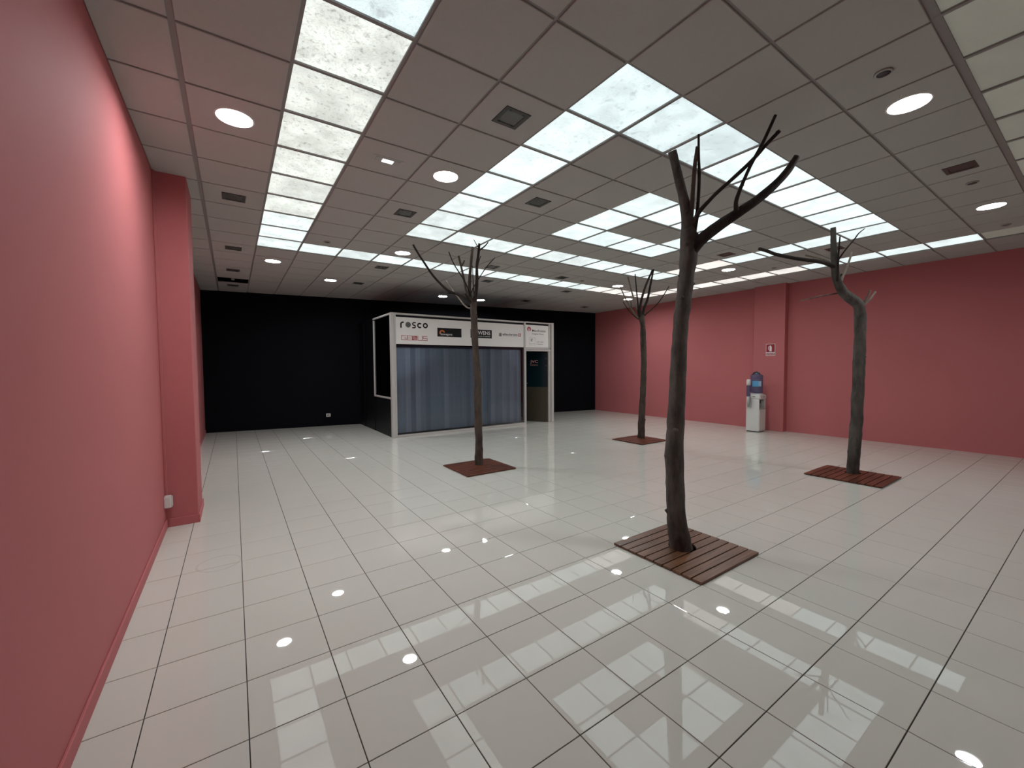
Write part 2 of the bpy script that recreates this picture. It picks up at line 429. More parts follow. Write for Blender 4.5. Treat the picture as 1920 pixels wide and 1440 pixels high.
def skirting(name, x0, x1, y0, y1):
    m = MB(); m.box(x0, x1, y0, y1, 0, SK, 0.003); return tag(m.build(name, M_pink), 'low pink painted skirting board', kind='structure')
skirting('baseboard_left', XL, XL + 0.013, YF, 5.392)
skirting('baseboard_left', XL, XL + 0.013, 6.034, yback(XL) - 0.03)
skirting('baseboard_pillar', XL, -0.335 + 0.0, 5.392, 5.405)
skirting('baseboard_pillar', -0.335, -0.322, 5.392, 6.034)

# ------------------------------------------------------------------ floor of 40 cm tiles
mb = MB(); mb.prism(ROOM, -0.10, -0.0035)
floor = tag(mb.build('floor', M_grout), 'glossy off-white square tiled floor', kind='structure')
GR = 0.0046
tiles = []
ca, sa = math.cos(FANG), math.sin(FANG)
for i in range(-6, 30):
    for j in range(-12, 32):
        def w(a, b):
            x, y = a * FPITCH, b * FPITCH
            return (FX0 + x * ca - y * sa, FY0 + x * sa + y * ca)
        full = [w(i, j), w(i + 1, j), w(i + 1, j + 1), w(i, j + 1)]
        full = inset(full, GR / 2)
        c = clip(full, ROOM)
        if not c or area2(c) < 0.002: continue
        whole = abs(area2(c) - area2(full)) < 1e-6
        a = poly_area_px([(x, y, 0) for x, y in c])
        tiles.append((a, i, j, c, whole))
tiles.sort(key=lambda t: -t[0])
TH = 0.010; BV = 0.0012
def tile_mesh(pts, name):
    m = MB(); p1 = inset(pts, BV)
    m.loft([[(x, y, -TH) for x, y in pts], [(x, y, -BV) for x, y in pts], [(x, y, 0) for x, y in p1]], smooth=False)
    return m
h = FPITCH / 2 - GR / 2
tm = tile_mesh([(-h, -h), (h, -h), (h, h), (-h, h)], 'floor_tile')
me_tile = bpy.data.meshes.new('floor_tile'); me_tile.from_pydata(tm.v, [], tm.f); me_tile.materials.append(M_floor); me_tile.update()
rest = MB()
for k, (a, i, j, c, whole) in enumerate(tiles):
    if k < 300 and a > 0:
        if whole:
            x = sum(p[0] for p in c) / 4; y = sum(p[1] for p in c) / 4
            add_mesh_obj('floor_tile', me_tile, floor, (x, y, 0), (rnd.gauss(0, 0.0007), rnd.gauss(0, 0.0007), FANG))
        else:
            x = sum(p[0] for p in c) / len(c); y = sum(p[1] for p in c) / len(c)
            tile_mesh(c, '').build('floor_tile', M_floor, floor, (x, y, 0)).location = (x, y, 0)
    else:
        t = tile_mesh(c, ''); n = len(rest.v)
        rest.v += t.v; rest.f += [[n + q for q in f] for f in t.f]; rest.smooth += t.smooth
tag(rest.build('floor_tiles', M_floor, floor), 'small far floor tiles', kind='stuff')

# ------------------------------------------------------------------ ceiling: slab, tees, tiles, light panels
mb = MB(); mb.prism(ROOM, HC + 0.14, HC + 0.24)
ceiling = tag(mb.build('ceiling', M_plenum), 'suspended grid ceiling of square off-white tiles', kind='structure')
UMIN, UMAX, VMIN, VMAX = -2, 18, -9, 17
def seg_y(x): return (YF, yback(x))
def tee(name, pts):
    c = clip(pts, ROOM)
    if not c: return
    m = MB(); z = HC if name == 'main_tee' else HC + 0.0006
    m.loft([[(x, y, z) for x, y in c], [(x, y, z + 0.012) for x, y in c]], smooth=False)
    m.build(name, M_tee, ceiling)
for u in range(UMIN + 1, UMAX + 1):
    wd = 0.042 if u == -1 else 0.026
    tee('main_tee', [(gx(u) - wd / 2, YF), (gx(u) + wd / 2, YF), (gx(u) + wd / 2, 14), (gx(u) - wd / 2, 14)])
for v in range(VMIN + 1, VMAX + 2):
    wd = 0.047 if v == -3 else 0.024
    tee('cross_tee', [(XL, gy(v) - wd / 2), (XR, gy(v) - wd / 2), (XR, gy(v) + wd / 2), (XL, gy(v) + wd / 2)])
# perimeter wall angle
for k in range(4):
    a, b = Vector(ROOM[k]), Vector(ROOM[(k + 1) % 4])
    ri = inset(ROOM, 0.022)
    q = [ROOM[k], ROOM[(k + 1) % 4], ri[(k + 1) % 4], ri[k]]
    m = MB(); m.loft([[(x, y, HC - 0.0006) for x, y in q], [(x, y, HC + 0.011) for x, y in q]], smooth=False)
    m.build('wall_angle', M_tee, ceiling)

panel_cells = {}
for v in range(-4, 9): panel_cells[(0, v)] = 'outer_left'
for u in range(1, 16): panel_cells[(u, 8)] = 'outer_back'
for v in range(-4, 8): panel_cells[(15, v)] = 'outer_right'
for u in range(1, 15): panel_cells[(u, -4)] = 'outer_front'
for u in range(3, 13): panel_cells[(u, -1)] = 'mid_front'
for v in range(0, 6): panel_cells[(3, v)] = 'mid_left'
for u in range(4, 13): panel_cells[(u, 5)] = 'mid_back'
for v in range(0, 5): panel_cells[(12, v)] = 'mid_right'
for u in range(6, 10):
    for v in (1, 2, 3):
        if v == 2 and u in (7, 8): continue
        panel_cells[(u, v)] = 'inner'
OPEN = {(-1, 14)}
DL_CELLS = {(-1, 2), (2, 2), (6, -3), (12, -3), (3, 7), (0, 10), (2, 12), (7, 13), (9, 13), (12, 7), (15, 9), (13, 3)}
ctiles = []
for u in range(UMIN, UMAX):
    for v in range(VMIN, VMAX + 1):
        if (u, v) in panel_cells or (u, v) in OPEN: continue
        g = 0.0105
        gl = 0.017 if u == -1 else g; grr = 0.017 if u + 1 == -1 else g
        gb = 0.020 if v == -3 else g; gt = 0.020 if v + 1 == -3 else g
        full = [(gx(u) + gl, gy(v) + gb), (gx(u + 1) - grr, gy(v) + gb), (gx(u + 1) - grr, gy(v + 1) - gt), (gx(u) + gl, gy(v + 1) - gt)]
        c = clip(full, inset(ROOM, 0.004))
        if not c or area2(c) < 0.002: continue
        whole = abs(area2(c) - area2(full)) < 1e-6 and u not in (-2, -1) and v not in (-3, -4)
        ctiles.append((poly_area_px([(x, y, HC) for x, y in c]), u, v, c, whole))
ctiles.sort(key=lambda t: -t[0])
DROP = 0.010
def ctile_mesh(c):
    m = MB(); p1 = inset(c, 0.003)
    m.loft([[(x, y, -DROP) for x, y in p1], [(x, y, -DROP + 0.003) for x, y in c], [(x, y, 0.015) for x, y in c]], smooth=False)
    return m
def ctile_hole(c, hx_, hy_, r=0.128, seg=40):
    # tile polygon c (4 corners) with a round hole; both outlines resampled by angle
    m = MB(); out = []; inn = []
    for k in range(seg):
        a = 2 * math.pi * (k + .5) / seg; d = (math.cos(a), math.sin(a)); best = 9
        for i in range(len(c)):
            p, q = c[i], c[(i + 1) % len(c)]
            ex, ey = q[0] - p[0], q[1] - p[1]; den = d[0] * ey - d[1] * ex
            if abs(den) < 1e-9: continue
            t = ((p[0] - hx_) * ey - (p[1] - hy_) * ex) / den; w_ = ((p[0] - hx_) * d[1] - (p[1] - hy_) * d[0]) / den
            if t > 0 and -1e-6 <= w_ <= 1 + 1e-6: best = min(best, t)
        out.append((hx_ + d[0] * best, hy_ + d[1] * best)); inn.append((hx_ + d[0] * r, hy_ + d[1] * r))
    cor = []
    for k in range(seg):
        n_ = (k + 1) % seg
        m.poly([(*inn[k], -DROP), (*inn[n_], -DROP), (*out[n_], -DROP), (*out[k], -DROP)][::-1])
        m.poly([(*inn[k], -DROP), (*inn[n_], -DROP), (*inn[n_], 0.015), (*inn[k], 0.015)])
        m.poly([(*out[k], -DROP), (*out[n_], -DROP), (*out[n_], 0.015), (*out[k], 0.015)][::-1])
        for p in c:   # square off the corner between two samples
            a0 = math.atan2(p[1] - hy_, p[0] - hx_) % (2 * math.pi)
            if 2 * math.pi * (k + .5) / seg <= a0 < 2 * math.pi * (k + 1.5) / seg:
                m.poly([(*out[k], -DROP), (*out[n_], -DROP), (*p, -DROP)])
                m.poly([(*out[k], -DROP), (*p, -DROP), (*p, 0.015), (*out[k], 0.015)]); m.poly([(*p, -DROP), (*out[n_], -DROP), (*out[n_], 0.015), (*p, 0.015)])
    return m
hh = 0.3 - 0.0105
tm = ctile_mesh([(-hh, -hh), (hh, -hh), (hh, hh), (-hh, hh)])
me_ct = bpy.data.meshes.new('ceiling_tile'); me_ct.from_pydata(tm.v, [], tm.f); me_ct.materials.append(M_ceil); me_ct.update()
rest = MB()
for k, (a, u, v, c, whole) in enumerate(ctiles):
    x = sum(p[0] for p in c) / len(c); y = sum(p[1] for p in c) / len(c)
    if (u, v) in DL_CELLS:
        ctile_hole([(p[0] - x, p[1] - y) for p in c], gx(u + .5) - x, gy(v + .5) - y).build('ceiling_tile', M_ceil, ceiling).location = (x, y, HC)
    elif k < 300 and a > 0:
        if whole: add_mesh_obj('ceiling_tile', me_ct, ceiling, (gx(u + .5), gy(v + .5), HC), (rnd.gauss(0, .0006), rnd.gauss(0, .0006), 0))
        else: ctile_mesh([(p[0] - x, p[1] - y) for p in c]).build('ceiling_tile', M_ceil, ceiling).location = (x, y, HC)
    else:
        t = ctile_mesh(c); n = len(rest.v)
        rest.v += [(p[0], p[1], p[2] + HC) for p in t.v]; rest.f += [[n + q for q in f] for f in t.f]; rest.smooth += t.smooth
tag(rest.build('ceiling_tiles', M_ceil, ceiling), 'small far ceiling tiles', kind='stuff')
# dark bracket that hangs in the opened ceiling cell
m = MB(); m.box(gx(-.55), gx(-.45), gy(14.4), gy(14.6), HC + 0.012, HC + 0.14)
m.build('bracket', M_greyplastic, ceiling)

# luminous panels, one thing each
pm = MB(); e = 0.3 - 0.0085
pm.loft([[(-e, -e, 0.0), (e, -e, 0.0), (e, e, 0.0), (-e, e, 0.0)], [(-e, -e, 0.004), (e, -e, 0.004), (e, e, 0.004), (-e, e, 0.004)]], smooth=False)
panel_me = {}
def pmesh(mat):
    if mat.name not in panel_me:
        me = bpy.data.meshes.new('light_panel'); me.from_pydata(pm.v, [], pm.f); me.materials.append(mat); me.update(); panel_me[mat.name] = me
    return panel_me[mat.name]
INNER = {(6, 1): 'nearest', }
for (u, v), row in sorted(panel_cells.items()):
    if row == 'outer_left':
        mat = M_panel_dirty if 0 <= v <= 5 else M_panel_near if v < 0 else M_panel_mid
        lab = '%s panel from the far corner in the luminous ceiling row beside the left wall' % ORD[8 - v]
    elif row == 'outer_back':
        mat = M_panel_mid if u < 12 else M_panel_warm
        lab = '%s panel after the left corner in the farthest luminous ceiling row' % ORD[u - 1]
    elif row == 'outer_right':
        mat = M_panel_warm if v > 1 else M_panel if v >= -2 else M_panel_dim
        lab = '%s panel from the far corner in the luminous ceiling row beside the right wall' % ORD[7 - v]
    elif row == 'outer_front':
        mat = M_panel_dim
        lab = '%s dull unlit panel from the left in the nearest ceiling panel row' % ORD[u - 1]
    elif row == 'mid_front':
        mat = M_panel_near if u < 6 else M_panel
        lab = '%s panel from the left in the near side of the middle luminous ring' % ORD[u - 3]
    elif row == 'mid_left':
        mat = M_panel if v < 3 else M_panel_mid
        lab = '%s panel from the near corner in the left side of the middle luminous ring' % ORD[v]
    elif row == 'mid_back':
        mat = M_panel_mid
        lab = '%s panel from the left corner in the far side of the middle luminous ring' % ORD[u - 4]
    elif row == 'mid_right':
        mat = M_panel if v < 3 else M_panel_warm
        lab = '%s panel from the far corner in the right side of the middle luminous ring' % ORD[4 - v]
    else:
        mat = M_panel
        rw = {1: 'near', 2: 'middle', 3: 'far'}[v]
        lab = '%s bright panel from the left in the %s row of the small innermost ceiling ring' % (
            ORD[u - 6] if v != 2 else ORD[0 if u == 6 else 1], rw)
    ob = bpy.data.objects.new('light_panel', pmesh(mat)); COL.objects.link(ob)
    ob.location = (gx(u + .5), gy(v + .5), HC + 0.0126)
    grp = {'o': 'outer ring of luminous ceiling panels', 'm': 'middle ring of luminous ceiling panels', 'i': 'innermost ring of luminous ceiling panels'}[row[0]]
    tag(ob, lab, 'ceiling light', grp)

# round LED downlights (each lamp's own light is its diffuser)
ZT = HC - DROP
DLR = 0.022      # how far the diffuser sits up inside its ring
dl = empty('downlight', (0, 0, 0), 'x', 'downlight', 'round white downlights')
m = MB(); m.lathe([(0.1215, 0.030), (0.1205, -0.001), (0.123, -0.004), (0.132, -0.003), (0.135, 0.0)], seg=40, caps=False); m.build('trim_ring', M_whiteplastic, dl)
m = MB(); m.lathe([(0.004, DLR), (0.1195, DLR), (0.1195, DLR + 0.006)], seg=40); m.build('diffuser', M_down, dl)
DL = [((-.5, 2.5), 'lit round downlight near the left pink wall, closest to the viewer'),
      ((2.5, 2.5), 'lit round downlight between the left and middle rows of luminous panels'),
      ((6.5, -2.5), 'largest lit round downlight on the right, near the dull ceiling panels'),
      ((12.5, -2.5), 'lit round downlight above the right end of the right wall'),
      ((3.5, 7.5), 'lit round downlight just left of the tree nearest the booth'),
      ((.5, 10.5), 'leftmost lit round downlight behind the farthest luminous row'),
      ((2.5, 12.5), 'lit round downlight close to the black wall, left of the booth'),
      ((7.5, 13.5), 'left one of two lit downlights above the booth sign'),
      ((9.5, 13.5), 'right one of two lit downlights above the booth sign'),
      ((12.5, 7.5), 'lit round downlight beside the twigs of the farthest tree'),
      ((15.5, 9.5), 'lit round downlight in the far right corner behind the farthest tree'),
      ((13.5, 3.5), 'lit round downlight between two luminous rows right of the largest trunk')]
for k, ((u, v), lab) in enumerate(DL):
    o = dl if k == 0 else copy_tree(dl)
    o.location = (gx(u), gy(v), ZT); o['label'] = lab

# dark square recessed spotlights
def make_spot(frame_mat):
    s = empty('recessed_spotlight', (0, 0, 0), 'x', 'spotlight', 'dark square recessed spotlights')
    m = MB(); a, b_, zf = 0.112, 0.078, -0.006
    for (x0, x1, y0, y1) in ((-a, a, -a, -b_), (-a, a, b_, a), (-a, -b_, -b_, b_), (b_, a, -b_, b_)): m.box(x0, x1, y0, y1, zf, 0.0)
    m.build('frame', frame_mat, s)
    m = MB(); m.box(-b_, b_, -b_, b_, -0.002, -0.0002); m.build('glass', M_ventglass if frame_mat is M_ventgrey else M_ventbrown, s)
    for sx in (-1, 1):
        for sy in (-1, 1):
            m = MB(); m.box(sx * 0.06 - 0.008, sx * 0.06 + 0.008, sy * 0.082 - 0.006, sy * 0.082 + 0.006, -0.0085, -0.0055); m.build('clip', M_steel, s)
    return s
sp = make_spot(M_ventgrey); sp2 = make_spot(M_ventbrown)
SP = [((2.5, .5), 'largest dark square recessed spotlight, nearest overhead', 0),
      ((4.5, 2.5), 'dark square spotlight between the middle and innermost luminous rings', 0),
      ((2.5, 4.5), 'dark square spotlight in front of the downlight by the booth tree', 0),
      ((-.5, 5.5), 'dark square spotlight in the left ceiling strip, nearest of its line', 0),
      ((-.5, 9.5), 'dark square spotlight in the left ceiling strip, second of its line', 0),
      ((-.5, 12.5), 'dark square spotlight in the left ceiling strip, just before the open gap', 0),
      ((-.5, 15.5), 'dark square spotlight in the left ceiling strip, beyond the open gap', 0),
      ((3.5, 9.5), 'dark square spotlight behind the farthest luminous row, left of the booth tree', 0),
      ((3.5, 12.5), 'dark square spotlight near the black wall, left above the booth', 0),
      ((6.5, 7.5), 'dark square spotlight in front of the farthest luminous row, beside the booth tree', 0),
      ((7.5, 9.5), 'dark square spotlight behind the farthest luminous row, beside the booth tree', 0),
      ((7.5, 12.5), 'dark square spotlight behind the booth tree branches', 0),
      ((9.5, 7.5), 'dark square spotlight before the middle of the farthest luminous row', 0),
      ((11.5, 9.5), 'dark square spotlight behind the right half of the farthest luminous row', 0),
      ((11.5, 12.5), 'dark square spotlight near the black wall above the booth door', 0),
      ((15.5, 12.5), 'dark square spotlight in the farthest right corner of the ceiling', 0),
      ((11.5, 2.5), 'brownish square spotlight just right of the largest trunk', 1),
      ((9.5, -2.5), 'brownish square spotlight between the two right downlights', 1),
      ((13.5, .5), 'brownish square spotlight behind the crooked tree top', 1)]
used = [False, False]
for (u, v), lab, k in SP:
    src = (sp, sp2)[k]
    o = src if not used[k] else copy_tree(src)
    used[k] = True
    o.location = (gx(u), gy(v), ZT); o['label'] = lab
# emergency light
el = empty('emergency_light', (gx(1.5), gy(2.5), ZT), 'small rectangular recessed emergency light with glowing centre', 'emergency light')
m = MB(); m.box(-.14, .14, -.062, .062, -.004, 0, .002); m.build('bezel', M_ceil, el)
m = MB(); m.box(-.115, .115, -.042, .042, -.007, -.004, .0015); m.build('housing', M_greyplastic, el)
m = MB(); m.box(-.052, .052, -.030, .030, -.013, -.007, .003); m.build('lens', M_emerg, el)
# round sensors
cs = empty('ceiling_sensor', (0, 0, 0), 'x', 'sensor', 'small round ceiling sensors')
m = MB(); m.lathe([(0.050, 0), (0.052, -0.008), (0.045, -0.014), (0.038, -0.012)], seg=20, caps=False); m.build('rim', M_greyplastic, cs)
m = MB(); m.lathe([(0.003, -0.010), (0.038, -0.012), (0.038, -0.004)], seg=20); m.build('grille', M_darkplastic, cs)
for k, ((u, v), lab) in enumerate([((5.5, -2.5), 'round dark ceiling sensor next to the largest downlight'),
                                   ((10.5, -2.5), 'round dark ceiling sensor beyond the brownish spotlight at right'),
                                   ((1.5, 7.5), 'small round sensor in front of the left end of the farthest luminous row'),
                                   ((10.5, 7.5), 'small round sensor in front of the middle of the farthest luminous row'),
                                   ((14.5, 2.5), 'round sensor left of the crooked tree'),
                                   ((14.5, -2.5), 'small round sensor near the dark end of the right luminous row')]):
    o = cs if k == 0 else copy_tree(cs)
    o.location = (gx(u), gy(v), ZT); o['label'] = lab

# ------------------------------------------------------------------ office booth
BY = 9.29                       # front plane
BX0, BXM, BX1 = 2.99, 6.72, 7.775
BZ = 2.865
O = (BX0, BY, 0)
booth = empty('office_booth', O, 'glazed aluminium office booth with white sign board against the black wall', 'booth')
def bpart(name, mat, boxes, bev=0.004, parent=None, label=None):
    m = MB()
    for b in boxes: m.box(*b, bev)
    ob = m.build(name, mat, parent or booth, O)
    if label: ob['label'] = label
    return ob
bpart('corner_post', M_alu, [(BX0, BX0 + 0.074, BY - .045, BY + .06, 0, BZ), (BX0 + 0.080, BX0 + 0.122, BY - .025, BY + .05, 0, BZ - .03)])
bpart('corner_post_core', M_steel, [(BX0 + .07, BX0 + .085, BY - .015, BY + .04, 0, BZ - .03)], 0.001)
bpart('post', M_alu, [(BXM, BXM + .052, BY - .03, BY + .05, 0, BZ)])
bpart('post', M_alu, [(BX1 - .10, BX1 - .006, BY - .045, BY + .06, 0, BZ + .01), (BX1 - .165, BX1 - .112, BY - .025, BY + .05, 0, BZ - .03)])
bpart('post_core', M_steel, [(BX1 - .115, BX1 - .098, BY - .015, BY + .04, 0, BZ - .02)], 0.001)
bpart('top_rail', M_alu, [(BX0 + .074, BXM, BY - .04, BY + .05, 2.825, BZ)])
bpart('top_rail', M_alu, [(BXM + .052, BX1 - .10, BY - .04, BY + .05, 2.835, BZ + .005)])
bpart('bottom_rail', M_alu, [(BX0 + .122, BXM, BY - .03, BY + .05, 0.0, 0.055)])
bpart('transom', M_alu, [(BXM + .052, BX1 - .112, BY - .035, BY + .05, 2.05, 2.105), (BXM + .052, BX1 - .112, BY - .025, BY + .05, 2.112, 2.148)])
bpart('door_frame', M_alu, [(BXM + .052, BXM + .075, BY - .015, BY + .05, 0, 2.05), (BX1 - .19, BX1 - .165, BY - .015, BY + .05, 0, 2.05)], 0.002)
bpart('gap_shade_strip', M_ink, [(BX0 + .122, BXM, BY + .03, BY + .045, 2.76, 2.825), (BXM + .052, BX1 - .165, BY + .03, BY + .045, 2.775, 2.835)], 0.001)  # black strips painting the shade below the top rail
sign = bpart('sign_board', M_sign, [(BX0 + .122, BXM - .004, BY - .006, BY + .02, 2.155, 2.775)], 0.002, label='long white sign board with printed logos')
sign2 = bpart('sign_board', M_sign, [(BXM + .066, BX1 - .172, BY - .006, BY + .02, 2.155, 2.785)], 0.002, label='square white sign board above the door')
bpart('window_pane', M_glass, [(BX0 + .122, BXM, BY + .004, BY + .010, 0.055, 2.155)], 0.0005, label='large front glass pane')
# left side: dark panels, window with aluminium frame
BYE = yback(BX0) - 0.03
bpart('side_panel', M_navy, [(BX0 + .02, BX0 + .05, BY + .06, 10.66, 0, 0.885), (BX0 + .02, BX0 + .05, 10.70, 11.62, 0, BZ - .03), (BX0 + .02, BX0 + .05, 11.66, BYE, 0, BZ - .03)], 0.002, label='black laminate side wall panels')
bpart('side_post', M_navy, [(BX0 + .01, BX0 + .055, 11.62, 11.66, 0, BZ), (BX0 + .01, BX0 + .055, BYE - .03, BYE, 0, BZ)], 0.002)
wf = bpart('window_frame', M_alu, [(BX0 + .005, BX0 + .06, 10.66, 10.70, 0.885, BZ - .06), (BX0 + .005, BX0 + .06, BY + .06, 10.66, 0.885, 0.925)], 0.003)
bpart('side_rail', M_alu, [(BX0, BX0 + .06, BY + .06, 10.70, BZ - .04, BZ)], 0.003)
bpart('side_rail', M_navy, [(BX0, BX0 + .06, 10.70, BYE, BZ - .04, BZ)], 0.003)
bpart('side_window_pane', M_glassdark, [(BX0 + .03, BX0 + .036, BY + .06, 10.66, 0.925, BZ - .04)], 0.0005)
BYR = yback(BX1) - 0.03
bpart('right_wall_panel', M_navy, [(BX1 - .06, BX1 - .03, BY + .06, BYR, 0, BZ - .03)], 0.002)
m = MB(); m.prism([(BX0 + .02, BY + .06), (BX1 - .03, BY + .06), (BX1 - .03, BYR), (BX0 + .02, BYE)], BZ - .035, BZ - .005); m.build('light_blocking_roof', M_navy, booth, O)  # unseen roof added to keep light out of the booth

# door, ajar inwards, hinged on its right edge
DW, DH = 0.80, 2.035
hx, hy = BX1 - .192, BY + .012
door = bpy.data.objects.new('door', None); COL.objects.link(door); door.parent = booth
door.location = (hx - O[0], hy - O[1], 0); door.rotation_euler = (0, 0, math.radians(-60)); door.empty_display_size = .1
def dpart(name, mat, box, bev=.003, label=None):
    m = MB(); m.box(*box, bev); ob = m.build(name, mat, door)
    if label: ob['label'] = label
    return ob
dpart('upper_panel', M_doorup, (-DW, -.004, -.018, .018, 1.02, DH), label='dark teal upper door panel')
dpart('lower_panel', M_doorlow, (-DW, -.004, -.018, .018, 0.012, 1.019), label='olive brown lower door panel')
m = MB(); m.tube([(-DW + .06, -.02, 1.13), (-DW + .06, -.06, 1.13), (-DW + .08, -.066, 1.13), (-DW + .19, -.066, 1.125)], [.009] * 4, 8); m.lathe([(.024, -.0), (.024, .005)], (-DW + .06, -.03, 1.128), 12)
m.build('handle', M_chrome, door)['label'] = 'chrome lever handle'
for z in (1.62, 1.82): dpart('hinge', M_steel, (-.075, -.005, -.026, -.018, z, z + .05), .002)

# -------- lettering helpers (flat print standing a hair proud of its board)
def text_obj(name, body, mat, parent, x0, x1, z0, z1, y, bold=0.0, facing='y', origin=O, shear=0.0, slant=0.0):
    """text fitted into the box x0..x1, z0..z1 of the plane that faces the room"""
    cu = bpy.data.curves.new(name, 'FONT'); cu.body = body; cu.size = 1.0; cu.offset = bold; cu.extrude = 0.0; cu.resolution_u = 4; cu.shear = shear
    tmp = bpy.data.objects.new(name, cu); COL.objects.link(tmp)
    dg = bpy.context.evaluated_depsgraph_get()
    me = bpy.data.meshes.new_from_object(tmp.evaluated_get(dg))
    bpy.data.objects.remove(tmp, do_unlink=True); bpy.data.curves.remove(cu)
    xs = [v.co.x for v in me.vertices]; ys = [v.co.y for v in me.vertices]
    a0, a1, b0, b1 = min(xs), max(xs), min(ys), max(ys)
    for v in me.vertices:
        s_ = x0 + (v.co.x - a0) / (a1 - a0) * (x1 - x0); t_ = z0 + (v.co.y - b0) / (b1 - b0) * (z1 - z0)
        if facing == 'y': v.co = (s_ - origin[0], y - origin[1], t_ - origin[2])
        else: v.co = (y - origin[0], s_ - origin[1], t_ - origin[2])
    me.materials.clear(); me.materials.append(mat)
    ob = bpy.data.objects.new(name, me); COL.objects.link(ob); ob.parent = parent
    return ob
SY = BY - 0.0075
def flat(mb_, pts, y=SY): mb_.poly([(x, y, z) for x, z in pts])
def rect(mb_, x0, x1, z0, z1, y=SY): flat(mb_, [(x0, z0), (x1, z0), (x1, z1), (x0, z1)], y)
def disc(mb_, cx, cz, r, y=SY, seg=24): flat(mb_, [(cx + r * math.cos(2 * math.pi * k / seg), cz + r * math.sin(2 * math.pi * k / seg)) for k in range(seg)], y)
def stroke(mb_, pts, w, y=SY):
    for a, b in zip(pts[:-1], pts[1:]):
        d = Vector((b[0] - a[0], b[1] - a[1])); d.normalize(); n = Vector((-d.y, d.x)) * w / 2; e_ = d * w * 0.35
        flat(mb_, [(a[0] - e_.x - n.x, a[1] - e_.y - n.y), (b[0] + e_.x - n.x, b[1] + e_.y - n.y), (b[0] + e_.x + n.x, b[1] + e_.y + n.y), (a[0] - e_.x + n.x, a[1] - e_.y + n.y)], y)
def arc(cx, cz, r, a0, a1, n=14): return [(cx + r * math.cos(math.radians(a0 + (a1 - a0) * k / n)), cz + r * math.sin(math.radians(a0 + (a1 - a0) * k / n))) for k in range(n + 1)]
def arcband(mb_, cx, cz, r, w, a0, a1, y=SY, n=16):
    o_ = arc(cx, cz, r + w / 2, a0, a1, n); i_ = arc(cx, cz, r - w / 2, a0, a1, n)
    for k in range(n): flat(mb_, [o_[k], o_[k + 1], i_[k + 1], i_[k]], y)
def put(mb_, name, mat, parent, label=None):
    ob = mb_.build(name, mat, parent, O)
    if label: ob['label'] = label
    return ob
# first logo: bold rounded lower-case word whose first o is a grey disc
m = MB(); zc, r, w = 2.602, .047, .034
stroke(m, [(3.236, 2.54), (3.236, 2.615)], w); arcband(m, 3.281, 2.612, .045, w, 60, 180)
arcband(m, 3.549, zc + .029, .031, w * .85, 40, 270); arcband(m, 3.549, zc - .029, .031, w * .85, -140, 90)
stroke(m, [(3.553, zc + .0595), (3.585, zc + .0595)], w * .8); stroke(m, [(3.513, zc - .0595), (3.545, zc - .0595)], w * .8)
arcband(m, 3.688, zc, r, w, 45, 315); arcband(m, 3.829, zc + .004, r, w, 0, 360, n=24)
put(m, 'lettering', M_ink, sign, 'bold black lower-case word')
m = MB(); disc(m, 3.407, 2.607, .065); put(m, 'logo_disc', M_greyprint, sign, 'grey shaded disc inside the black word')
# second logo: wide red line letters with a filled N
m = MB(); z0, z1, w = 2.253, 2.350, .012; zm = (z0 + z1) / 2
stroke(m, [(3.352, z1), (3.246, z1), (3.246, z0), (3.356, z0), (3.356, zm - .003), (3.302, zm - .003)], w)
stroke(m, [(3.482, z1), (3.380, z1), (3.380, z0), (3.482, z0)], w); stroke(m, [(3.380, zm), (3.470, zm)], w)
rect(m, 3.494, 3.618, z0 - .004, z1 + .004)
stroke(m, [(3.640, z1 + .004), (3.640, z0), (3.748, z0), (3.748, z1 + .004)], w)
stroke(m, [(3.872, z1), (3.772, z1), (3.772, zm), (3.872, zm), (3.872, z0), (3.768, z0)], w)
put(m, 'lettering', M_redprint, sign, 'thin red capital letters with a filled square N')
m = MB()
for k in (-.035, 0, .035): stroke(m, [(3.513 + max(k, 0), z1 - .006 + min(k, 0)), (3.600 + min(k, 0), z0 + .006 + max(k, 0))], .009, SY - .0006)
put(m, 'logo_stripes', M_whiteprint, sign)
# third logo: black plate, orange arch, white word
m = MB(); rect(m, 4.135, 4.787, 2.360, 2.574); put(m, 'logo_plate', M_ink, sign, 'black logo plate with orange arch and white word')
m = MB(); arcband(m, 4.261, 2.450, .058, .036, 10, 205, SY - .0006); put(m, 'logo_arch', M_orange, sign)
text_obj('lettering', 'lowepro', M_whiteprint, sign, 4.222, 4.530, 2.378, 2.452, SY - .0008, .012)
# fourth logo, mostly behind the trunk
m = MB(); rect(m, 5.044, 5.677, 2.362, 2.580); put(m, 'logo_plate', M_ink, sign, 'black logo plate with white capitals behind the trunk')
text_obj('lettering', 'BOWENS', M_whiteprint, sign, 5.085, 5.632, 2.448, 2.545, SY - .0006, .012)
m = MB()
for a, b in ((5.09, 5.17), (5.19, 5.29), (5.30, 5.385), (5.40, 5.445), (5.46, 5.63)): rect(m, a, b, 2.398, 2.414, SY - .0006)
put(m, 'small_print', M_lightprint, sign)
